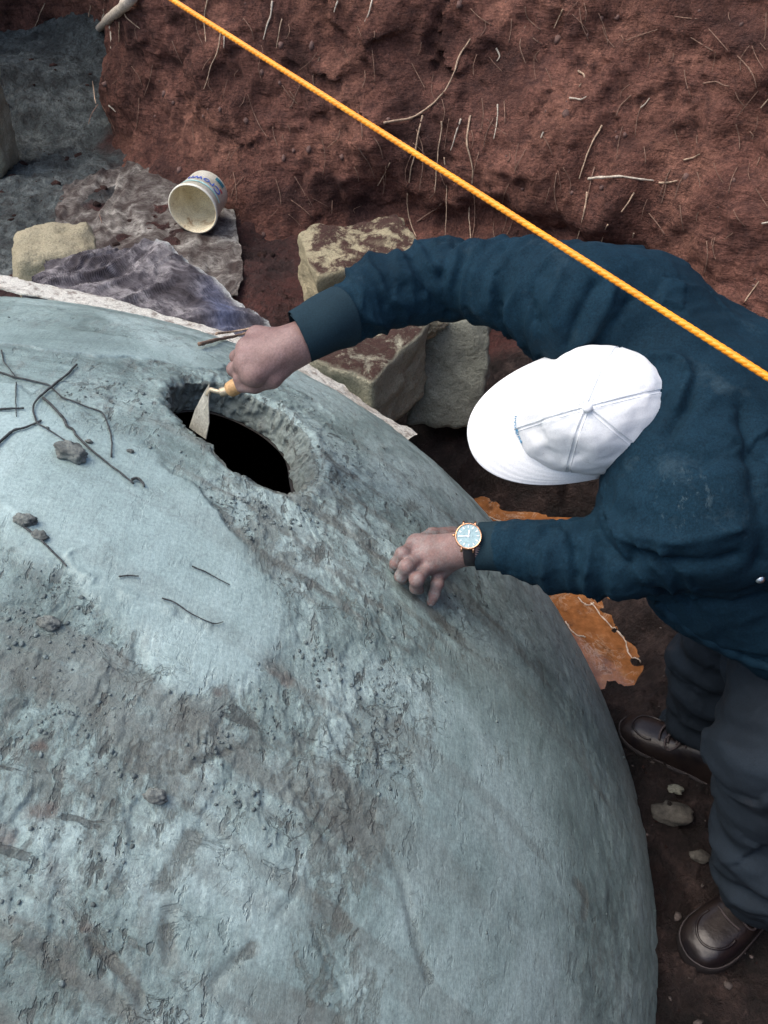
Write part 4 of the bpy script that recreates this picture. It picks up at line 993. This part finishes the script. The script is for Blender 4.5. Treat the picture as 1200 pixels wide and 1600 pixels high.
# collar standing behind the head
def build_collar():
    pts = [P(905, 548, 1.27), P(960, 530, 1.24), P(1015, 548, 1.20), P(1042, 600, 1.18), P(1036, 665, 1.18), P(1000, 715, 1.20), P(955, 760, 1.25)]
    q = catmull(pts, 60); V, f = tube_arrays(q, .021+.004*np.sin(np.linspace(0, 9, 60)), 14); V = V + .004*np.stack([fbm(V*30, 2, 1), fbm(V*30, 2, 2), fbm(V*30, 2, 3)], 1)
    mesh_obj('collar', V, f, M['jacket'], jacket)
    # hem band along the lower edge of the front, with two press studs
    q = catmull([onJ(1030, 938), onJ(1062, 968), onJ(1110, 1000), onJ(1160, 1025), onJ(1215, 1045)], 50)
    V, f = tube_arrays(q, .011+.0015*np.sin(np.linspace(0, 40, 50)), 10); mesh_obj('hem', V, f, M['jacket'], jacket)
    stud = m_simple('steel_stud', (.55, .60, .62), .35, .15, metal=1)
    for px, py in ((1187, 904), (1188, 1037)):
        c = onJ(px, py); v = CAM-c; v /= np.linalg.norm(v); Vs, fs = lathe([(0, .004), (.004, .0035), (.0065, .0015), (.007, -.003)], 20); mesh_obj('press_stud', Vs @ frame(v, np.array([1., 0, 0])).T + c + v*.003, fs, stud, jacket)
build_collar()

# trousers
def build_trousers():
    Lh = P(1250, 930, 1.38); Lk = P(1214, 1180, 1.34); La = P(1196, 1375, 1.45); Rh = P(1190, 905, 1.50); Rk = P(1120, 1040, 1.68); Ra = P(1084, 1150, 1.86)
    pr = [('c', Lh, Lk, .110, .088), ('c', Lk, La, .088, .082), ('c', Rh, Rk, .108, .080), ('c', Rk, Ra, .080, .070), ('c', Lh, Rh, .13, .13)]
    V, f = sdf_mesh(pr, .006, .05); V = smooth_mesh(V, f, 2); N = vnormals(V, f)
    if ((V-V.mean(0))*N).sum() < 0: f = f[:, ::-1].copy(); N = -N
    q = V*np.array([5, 5, 9]); d = .008*facets(V, 11, 471) + .018*(ridged(q, 3, 31)-.55) + .008*(ridged(V*np.array([13, 13, 20]), 2, 35)-.55) + .006*fbm(V*7, 3, 33)
    for A, B, C in ((Lh, Lk, La), (Rh, Rk, Ra)):
        dd, t = seg_dist(V, [A, B, C], True); d += .006*np.sin(t*40+6*fbm(V*6, 2, 3))*np.exp(-((t-.5)/.16)**2) + .007*np.sin(t*60+6*fbm(V*6, 2, 4))*sstep(.75, .97, t)
    V = V + N*d[:, None]
    o = mesh_obj('trousers', V, f, M['trouser'], person)
    return La, Ra
build_trousers()

# shoes
def build_shoe(toe_px, heel_px, label_mat):
    toe = onF(*toe_px); heel = onF(*heel_px); z = 0.004
    d = toe-heel; d[2] = 0; L = .31; d /= np.linalg.norm(d); o0 = np.array([toe[0], toe[1], z]) - d*L
    R = frame(np.array([0, 0, 1.]), d); s = (1-np.cos(np.linspace(0, math.pi, 40)))/2
    def width(s): return np.interp(s, [0, .012, .04, .1, .2, .4, .6, .74, .82, .89, .94, .975, .993, 1], [.004, .015, .026, .033, .037, .037, .045, .050, .0495, .045, .037, .025, .013, .003])
    sh = m_simple('brown_black_leather', (.008, .0055, .007), .36, .5, 16, .4, 45, spec=.45, dist=.003, col2=(.020, .014, .012)); sl = m_simple('rubber_sole', (.020, .016, .016), .65, .4)
    st = m_simple('pale_welt_stitch', (.040, .032, .032), .7, .3); lc = m_simple('lace', (.055, .042, .042), .8, .3)
    root_ = empty('shoe', o0 + d*L/2); root_.parent = person; root_.matrix_parent_inverse = parent_inv(person)
    def W(v): return np.asarray(v) @ R.T + o0
    # sole: closed outline extruded
    def outline(sc, z0):
        a = [(x*L, width(x)*sc, z0) for x in s]; b = [(x*L, -width(x)*sc, z0) for x in s[::-1]]; return np.array(a+b)
    rings = [outline(.96, 0), outline(1.04, .006), outline(1.06, .020), outline(1.05, .026), outline(.9, .027)]; V = np.concatenate(rings); n = len(rings[0]); f = []
    for k in range(4):
        for i in range(n): f.append((k*n+i, k*n+(i+1) % n, (k+1)*n+(i+1) % n, (k+1)*n+i))
    f.append(tuple(range(n))[::-1]); f.append(tuple(4*n+i for i in range(n))); mesh_obj('sole', W(V), f, sl, root_)
    q = outline(1.015, .0285); V, ff = tube_arrays(np.concatenate([q, q[:1]]), .0016, 5); mesh_obj('welt', W(V), ff, st, root_)
    # upper
    top = np.interp(s, [0, .04, .15, .35, .5, .62, .75, .88, .96, 1], [.045, .085, .105, .11, .098, .080, .068, .060, .044, .026])
    th = np.linspace(0, math.pi, 22); V = []
    for x, t_ in zip(s, top):
        wd = width(x)*.98; V.append(np.stack([np.full(22, x*L), wd*np.sign(np.cos(th))*np.abs(np.cos(th))**.75, .024+(t_-.024)*np.sin(th)**.75], 1))
    V = np.concatenate(V); V = V + .0022*np.stack([fbm(V*24, 2, 1), fbm(V*24, 2, 2), fbm(V*24, 2, 3)], 1); mesh_obj('upper', W(V), grid_faces(40, 22, flip=True), sh, root_)
    # moccasin seam round the toe and tongue edge
    a = np.linspace(-1.9, 1.9, 40); q = np.stack([.243+.040*np.cos(a), .033*np.sin(a), 0*a], 1)
    def up_z(x, y):
        t_ = np.interp(x/L, s, top); wd = width(x/L)*.98; cs = np.clip(np.abs(y)/wd, 0, 1)**(1/.75); return .024+(t_-.024)*np.sqrt(np.clip(1-cs**2, 0, 1))**.75
    q[:, 2] = up_z(q[:, 0], q[:, 1])+.0012; V, ff = tube_arrays(q, .0024, 6); mesh_obj('toe_seam', W(V), ff, sh, root_)
    for k in range(4):
        x = .214-.019*k; y = np.linspace(-.026, .026, 12); q = np.stack([x+.006*np.sin(np.linspace(0, 3, 12)), y, up_z(np.full(12, x), y)+.003], 1); V, ff = tube_arrays(q, .0025, 6); mesh_obj('lace', W(V), ff, lc, root_)
    for sg in (-1, 1):
        a = np.linspace(0, 2*math.pi, 26); q = np.stack([.188+.015*np.cos(a), sg*.022+.016*np.sin(a), 0*a], 1); q[:, 2] = up_z(q[:, 0], q[:, 1])+.007; V, ff = tube_arrays(q, .0022, 6); mesh_obj('lace_bow', W(V), ff, lc, root_)
    return root_
build_shoe((966, 1140), (1125, 1228), 0)
build_shoe((1068, 1505), (1205, 1395), 1)

# frame of the cap and head: x to the brim, z to the button
_up = CAM-P(918, 643, 1.1); _up /= np.linalg.norm(_up); _fw = P(740, 686, 1.2)-P(918, 643, 1.2); _R0 = frame(_up, _fw)
CAPR = frame(_up + .10*_R0[:, 0] - .05*_R0[:, 1], _fw); CAPH = .122; CAPO = P(918, 637, 1.105) - CAPR[:, 2]*CAPH
# hands and head
def finger(pr, pts, r):
    for k in range(len(pts)-1): pr.append(('c', pts[k], pts[k+1], r[k], r[k+1], .006))
def up_from(p, q, f): return p+(q-p)*f
def build_body():
    parts = []
    # --- left hand on the dome
    S = onS; pr = []
    wr = P(738, 853, 1.268)
    mcp = [S(650, 850, .044), S(658, 868, .047), S(670, 882, .046), S(688, 890, .041)]
    pip = [S(628, 866, .040), S(634, 886, .044), S(651, 906, .043), S(683, 912, .036)]
    dip = [S(619, 880, .022), S(627, 900, .024), S(650, 918, .022), S(678, 930, .020)]
    tip = [S(616, 888, .008), S(630, 906, .009), S(655, 922, .008), S(674, 940, .009)]
    for a, b, c, d, r in zip(mcp, pip, dip, tip, (.0105, .0110, .0107, .0098)):
        finger(pr, [a, b, c, d], [r*1.05, r, r*.92, r*.80])
    base = wr
    for a, r in zip(mcp, (.0125, .0132, .0128, .0118)): pr.append(('c', a+Sn(a)*.0035, a+Sn(a)*.0036, r, r, .006))
    for a, r in zip(pip, (.0108, .0113, .0110, .0100)): pr.append(('c', a+Sn(a)*.0012, a+Sn(a)*.0013, r, r, .004))
    for a, r in zip(mcp, (.0155, .0160, .0160, .0150)): pr.append(('c', base, a, .022, r*.93, .014))
    pr.append(('c', S(695, 850, .028), S(690, 875, .022), .017, .016, .014))
    # thumb, tucked on the far side
    th = [S(708, 836, .035), S(676, 836, .022), S(652, 846, .012), S(640, 856, .010)]; finger(pr, th, [.016, .013, .011, .009])
    pr.append(('c', wr, P(800, 857, 1.25), .0255, .030, .015))
    V, f = sdf_mesh(pr, .0017, .010); V = smooth_mesh(V, f, 2); parts.append((V, f))
    # --- right hand closed on the trowel handle
    pr = []
    wr = P(462, 540, 1.250)
    mcp = [P(398, 585, 1.232), P(386, 566, 1.236), P(388, 545, 1.252), P(402, 526, 1.270)]
    pip = [P(376, 592, 1.262), P(366, 577, 1.270), P(370, 558, 1.285), P(386, 540, 1.300)]
    dip = [P(388, 602, 1.284), P(380, 592, 1.294), P(384, 575, 1.306), P(398, 558, 1.318)]
    tip = [P(404, 600, 1.284), P(398, 590, 1.296), P(402, 574, 1.306), P(414, 560, 1.316)]
    for a, b, c, d, r in zip(mcp, pip, dip, tip, (.0108, .0112, .0108, .0100)): finger(pr, [a, b, c, d], [r*1.1, r, r*.93, r*.82])
    for a, r in zip(mcp, (.0180, .0185, .018, .0165)): pr.append(('c', wr, a, .0245, r, .016))
    pr.append(('c', P(435, 558, 1.262), P(412, 568, 1.262), .024, .022, .016))
    th = [P(452, 562, 1.252), P(425, 592, 1.246), P(398, 602, 1.256), P(378, 604, 1.266)]; finger(pr, th, [.019, .0145, .0122, .0100])
    pr.append(('c', wr, P(514, 504, 1.263), .0270, .030, .016))
    V, f = sdf_mesh(pr, .0017, .010); V = smooth_mesh(V, f, 2); parts.append((V, f))
    # --- head with a face, neck and shoulders inside the clothes
    R = CAPR; Hc = CAPO - R[:, 0]*.006 - R[:, 2]*.004
    H = lambda x, y, z: Hc+R@np.array([x, y, z])
    pr = [('e', H(0, 0, .005), R, (.090, .074, .098)), ('e', H(.035, 0, -.06), R, (.062, .060, .075)), ('c', H(.092, 0, -.015), H(.108, 0, -.045), .010, .014, .012), ('e', H(.085, 0, -.092), R, (.022, .030, .012), .012),
          ('c', H(.066, .035, -.05), H(.064, .035, -.055), .020, .020, .02), ('c', H(.066, -.035, -.05), H(.064, -.035, -.055), .020, .020, .02), ('c', H(.085, .034, .0), H(.088, -.034, .0), .012, .012, .015),
          ('e', H(-.005, .078, -.02), R, (.020, .008, .032), .006), ('e', H(-.005, -.078, -.02), R, (.020, .008, .032), .006), ('c', H(-.035, 0, -.06), P(1050, 650, 1.34), .055, .060, .03), ('c', H(.075, 0, -.122), H(.06, 0, -.125), .02, .03, .02)]
    V, f = sdf_mesh(pr, .004, .02); V = smooth_mesh(V, f, 1); parts.append((V, f))
    pr = [('c', Rs, Re, .034, .028), ('c', Re, P(545, 488, 1.285), .026, .020), ('c', P(545, 488, 1.285), P(518, 502, 1.265), .020, .029), ('c', Ls, Le, .034, .026), ('c', Le, P(800, 857, 1.25), .026, .026), ('c', P(960, 520, 1.38), P(1090, 770, 1.30), .05, .05), ('c', P(1050, 640, 1.36), P(1280, 820, 1.33), .06, .06), ('c', Rs, P(960, 520, 1.38), .04, .04), ('c', Ls, P(1090, 770, 1.30), .04, .04)]
    V, f = sdf_mesh(pr, .008, .03); parts.append((V, f))
    Vs = np.concatenate([v for v, _ in parts]); o = 0; fs = []
    for v, f in parts: fs.append(f+o); o += len(v)
    hd = np.linalg.norm(Vs-DC, axis=1)-DR; cem = sstep(.045, .005, hd)+.35*sstep(.16, .04, hd)
    b = mesh_obj('body', Vs, np.concatenate(fs), M['skin'], person, attrs={'cement': cem})
    eye = m_simple('eye_white', (.7, .66, .6), .2, .05); ir = m_simple('iris', (.03, .015, .01), .15, .1)
    for s in (-1, 1):
        v, f = lathe([(0, .012), (.006, .0104), (.0104, .006), (.012, 0), (.0104, -.006), (0, -.012)], 20); Rf = frame(R[:, 0], R[:, 1]); e = mesh_obj('eye', v @ Rf.T + H(.078, s*.032, -.018), f, eye, b)
        v, f = lathe([(0, .0126), (.0045, .0118), (.0055, .0106)], 16); mesh_obj('iris', v @ Rf.T + H(.078, s*.032, -.018), f, ir, b)
    return Hc, R
HEAD, HR = build_body()

# cap
def build_cap():
    R = CAPR; hgt = CAPH; o0 = CAPO
    t = NT('white_cotton_cap'); t.grain = (420, .10); c = t.ramp(t.noise(12, 6, .65), [(.3, (.76, .79, .80)), (.7, (.84, .85, .85))])
    c = t.mix(t.ramp(t.noise(22, 7, .75), [(.57, 0), (.72, .35)]), c, (.55, .56, .55)); c = t.mix(t.ramp(t.noise(90, 5, .7), [(.64, 0), (.70, .5)]), c, (.40, .41, .40))
    mc = t.set(c, .8, t.bump(t.math('ADD', t.noise(700, 2), t.math('MULTIPLY', t.noise(60, 4), 1.5)), .25, .0015), spec=.3)
    cap = empty('cap', o0); cap.parent = person; cap.matrix_parent_inverse = parent_inv(person)
    W = lambda v: np.asarray(v) @ R.T + o0
    A, B = .107, .093; nph, nth = 192, 44
    ph = np.arange(nph)*2*math.pi/nph; th = np.linspace(.015, math.pi/2+.10, nth); PH, TH = np.meshgrid(ph, th, indexing='ij')
    ex = 1.04
    def cap_pt(tt, aa):
        fr = np.clip(np.cos(aa), 0, 1)**1.5; sx = np.sin(tt)**ex
        x = A*sx*np.cos(aa)*(1.03+.19*fr); y = B*sx*np.sin(aa); z = hgt*np.sign(np.cos(tt))*np.abs(np.cos(tt))**(.86+.85*fr)
        return x, y, z
    x, y, z = cap_pt(TH, PH)
    V = np.stack([x, y, z], -1).reshape(-1, 3); N = V/np.array([A, B, hgt]); N /= np.linalg.norm(N, axis=1)[:, None]
    six = np.abs(((PH.ravel())/(math.pi/3)+.0) % 1-.5)*2      # 1 at a seam
    arc = (1-six)*math.pi/6*np.sin(TH.ravel())*.095
    d = -.0014*np.exp(-(arc/.0018)**2) + .0005*np.exp(-((arc-.004)/.0025)**2)
    d += .006*fbm(V*16, 3, 3) + .006*(ridged(V*np.array([11, 17, 11]), 3, 5)-.5)
    # soft dents at the front
    for dx, dy, dz, rad, am in ((.082, .010, .062, .022, -.010), (.070, .045, .060, .020, -.006), (.04, .055, .075, .02, -.005), (.088, -.02, .05, .018, .004), (-.05, .04, .085, .024, -.004)):
        d += am*np.exp(-(np.linalg.norm(V-np.array([dx, dy, dz]), axis=1)/rad)**2)
    V = V+N*d[:, None]
    mesh_obj('crown', W(V), grid_faces(nph, nth, wrap_u=True), mc, cap)
    st = m_simple('cap_stitching', (.60, .64, .66), .8, .15)
    for k in range(6):
        for off in (-.0028, .0028):
            a = k*math.pi/3; ts = np.linspace(.10, math.pi/2, 40); aa = a + off/(.095*np.sin(ts)); q = np.stack(cap_pt(ts, aa), 1)
            # follow the built crown
            q = q + 0*q; i = np.array([np.argmin(((V-p_)**2).sum(1)) for p_ in q]); nrm = q/np.array([A, B, hgt]); nrm /= np.linalg.norm(nrm, axis=1)[:, None]
            h = ((V[i]-q)*nrm).sum(1); h = np.convolve(np.pad(h, 2, 'edge'), np.ones(5)/5, 'valid'); v, f = tube_arrays(W(q+nrm*(h+.0001)[:, None]), .00055, 4); mesh_obj('seam', v, f, st, cap)
    v, f = lathe([(0, .0065), (.004, .0060), (.0068, .0035), (.0075, 0), (.007, -.004)], 24); v[:, 2] += hgt+.001; mesh_obj('button', W(v), f, mc, cap)
    # brim
    nu, nv = 110, 26; a = np.linspace(-1.5, 1.5, nu); t_ = np.linspace(0, 1, nv); Aa, T = np.meshgrid(a, t_, indexing='ij')
    xi = A*np.cos(Aa)*1.10; yi = B*np.sin(Aa)*.95; ca = np.clip(np.cos(Aa*1.02), 0, 1); tipx = A*1.18*np.cos(Aa)+.080*ca**.55; tipy = (B+.010)*np.sign(np.sin(Aa))*np.abs(np.sin(Aa))**.92
    X = xi+(tipx-xi)*T; Y = yi+(tipy-yi)*T; Z = .010 - .014*T - 1.1*Y**2*(.35+.65*T) + .002*np.sin(T*30)*0
    for tq in np.linspace(.25, .92, 5): Z = Z - .0006*np.exp(-((T-tq)/.02)**2)
    Vb = np.stack([X, Y, Z], -1).reshape(-1, 3); f = grid_faces(nu, nv); n = len(Vb); V2 = Vb-np.array([0, 0, .003])
    b = np.array([i*nv for i in range(nu)]+[(nu-1)*nv+j for j in range(1, nv)]+[i*nv+nv-1 for i in range(nu-2, -1, -1)]+[j for j in range(nv-2, 0, -1)]); b2 = np.roll(b, -1)
    mesh_obj('brim', W(np.concatenate([Vb, V2])), np.concatenate([f, f[:, ::-1]+n, np.stack([b, b+n, b2+n, b2], 1)]), mc, cap)
    # small blue stitched lettering low on the front panels
    v, f = text_arrays('livuOna', .0145, .0003); bl = m_simple('blue_thread', (.08, .28, .46), .7, .2)
    vv = v.copy(); a = vv[:, 0]/.088; tt = 1.20 - vv[:, 1]/.105
    q = np.stack(cap_pt(tt, a), 1); nrm = q/np.array([A, B, hgt]); nrm /= np.linalg.norm(nrm, axis=1)[:, None]
    i = np.array([np.argmin(((V-p_)**2).sum(1)) for p_ in q]); h = ((V[i]-q)*nrm).sum(1)
    mesh_obj('lettering', W(q+nrm*(h+.0012+v[:, 2])[:, None]), f, bl, cap, smooth=False)
build_cap()

# wristwatch
def build_watch():
    c = P(732, 838, 1.232); ax = P(800, 856, 1.25)-P(738, 853, 1.268); ax /= np.linalg.norm(ax)      # along the forearm
    nrm = CAM-c; nrm /= np.linalg.norm(nrm); nrm = nrm + .22*np.array([0, .3, .9]); R = frame(nrm, ax)
    root_ = empty('wristwatch', c); root_.parent = person; root_.matrix_parent_inverse = parent_inv(person)
    gold = m_simple('rose_gold', (.85, .45, .26), .25, .08, metal=1); dial = m_simple('pale_blue_dial', (.30, .44, .46), .3, .06); white = m_simple('white_index', (.85, .88, .88), .4, .03); black = m_simple('black_strap', (.012, .012, .014), .6, .2)
    W = lambda v: np.asarray(v) @ R.T + c
    v, f = lathe([(0, -.004), (.0195, -.004), (.021, -.002), (.021, .002), (.0198, .0038), (.0185, .0038), (.0182, .0022)], 48); mesh_obj('case', W(v), f, gold, root_)
    v, f = lathe([(0, .0024), (.0184, .0024)], 48); mesh_obj('dial', W(v), f, dial, root_)
    def bar(x0, y0, x1, y1, w, z, name, m):
        d = np.array([x1-x0, y1-y0]); d /= np.linalg.norm(d); n_ = np.array([-d[1], d[0]])*w/2; p0 = np.array([x0, y0]); p1 = np.array([x1, y1]); V = []
        for zz in (z, z+.0004): V += [(*(p0+n_), zz), (*(p1+n_), zz), (*(p1-n_), zz), (*(p0-n_), zz)]
        mesh_obj(name, W(V), [(3, 2, 1, 0), (4, 5, 6, 7), (0, 1, 5, 4), (1, 2, 6, 5), (2, 3, 7, 6), (3, 0, 4, 7)], m, root_, smooth=False)
    # dial directions in the picture plane: right and up
    ux = (R.T @ np.array([1., 0, 0]))[:2]; ux /= np.linalg.norm(ux); uy = np.array([-ux[1], ux[0]])
    for k in range(12):
        a = k*math.pi/6; d = ux*math.cos(a)+uy*math.sin(a); bar(*(d*.0125), *(d*.0162), .0016, .0028, 'hour_mark', white)
    d = -ux; bar(*(-d*.002), *(d*.0140), .0016, .0030, 'minute_hand', white); d = uy*.97+ux*.15; bar(*(-d*.002), *(d*.0095), .0020, .0035, 'hour_hand', white)
    # strap round the wrist
    wc = P(737, 853, 1.268); seg = 60; a = np.arange(seg)*2*math.pi/seg; e1 = frame(ax, c-wc); r = .0295; V = []
    for hw, rr in ((-.0095, r), (-.009, r+.0025), (.009, r+.0025), (.0095, r), (.009, r-.001), (-.009, r-.001)):
        V.append(wc+np.cos(a)[:, None]*e1[:, 0]*rr+np.sin(a)[:, None]*e1[:, 1]*rr+ax*hw+(c-wc)@ax*ax)
    V.append(V[0]); mesh_obj('strap', np.stack(V, 1).reshape(-1, 3), grid_faces(seg, 7, wrap_u=True), black, root_)
    v = np.array([(-.010, s_*y, z) for s_ in (1,) for y in (0,) for z in (0,)])
    for s in (-1, 1):
        for x in (-.009, .009):
            q = np.array([(x, s*.017, 0), (x, s*.021, -.0015), (x, s*.0235, -.005)]); vv, ff = tube_arrays(W(q), .0018, 8); mesh_obj('lug', vv, ff, gold, root_)
    q = np.array([(-.0205, 0, 0), (-.0245, 0, 0)]); vv, ff = tube_arrays(W(q), .002, 10); mesh_obj('crown_knob', vv, ff, gold, root_)
build_watch()

# ------------------------------------------------------------------ trowel
def build_trowel():
    wood = m_simple('pale_wood_handle', (.50, .30, .13), .55, .25, 40); steel = m_simple('worn_trowel_steel', (.42, .41, .34), .5, .25, 30, .3, 120, metal=.35); fer = m_simple('ferrule_steel', (.42, .36, .25), .45, .2, metal=.5)
    a = P(402, 582, 1.270); b = P(352, 612, 1.296); d = b-a; d /= np.linalg.norm(d); root_ = empty('trowel', b); tag(root_, 'pointing trowel with a wooden handle held in the opening', 'trowel')
    q = catmull([P(452, 556, 1.262), a, P(375, 600, 1.284), P(357, 610, 1.294)], 30); V, f = tube_arrays(q, np.interp(np.linspace(0, 1, 30), [0, .1, .5, .8, .95, 1], [.008, .0125, .0115, .0135, .0125, .009]), 14); mesh_obj('handle', V, f, wood, root_)
    q = catmull([P(357, 610, 1.294), P(345, 613, 1.297)], 6); V, f = tube_arrays(q, .0078, 14); mesh_obj('ferrule', V, f, fer, root_)
    tip = P(322, 683, 1.335); heel = P(327, 601, 1.30)
    q = catmull([P(347, 613, 1.297), P(336, 611, 1.299), P(329, 609, 1.301), P(324, 618, 1.305)], 12); V, f = tube_arrays(q, .0042, 10); mesh_obj('tang', V, f, fer, root_)
    # blade: a flat kite turned nearly edge-on
    pts = [P(327, 600, 1.300), P(326, 628, 1.300), P(327, 660, 1.318), P(322, 686, 1.332), P(296, 668, 1.352), P(305, 640, 1.335), P(318, 615, 1.315)]
    c = np.mean(pts, 0); n_ = np.cross(pts[1]-c, pts[5]-c); n_ /= np.linalg.norm(n_); V = []
    for s in (-.0008, .0008): V += [c+n_*s]+[p_+n_*s for p_ in pts]
    m_ = len(pts); f = []
    for i in range(m_):
        j = (i+1) % m_; f += [(0, 1+j, 1+i), (m_+1, m_+2+i, m_+2+j), (1+i, 1+j, m_+2+j, m_+2+i)]
    mesh_obj('blade', V, f, steel, root_, smooth=False)
build_trowel()
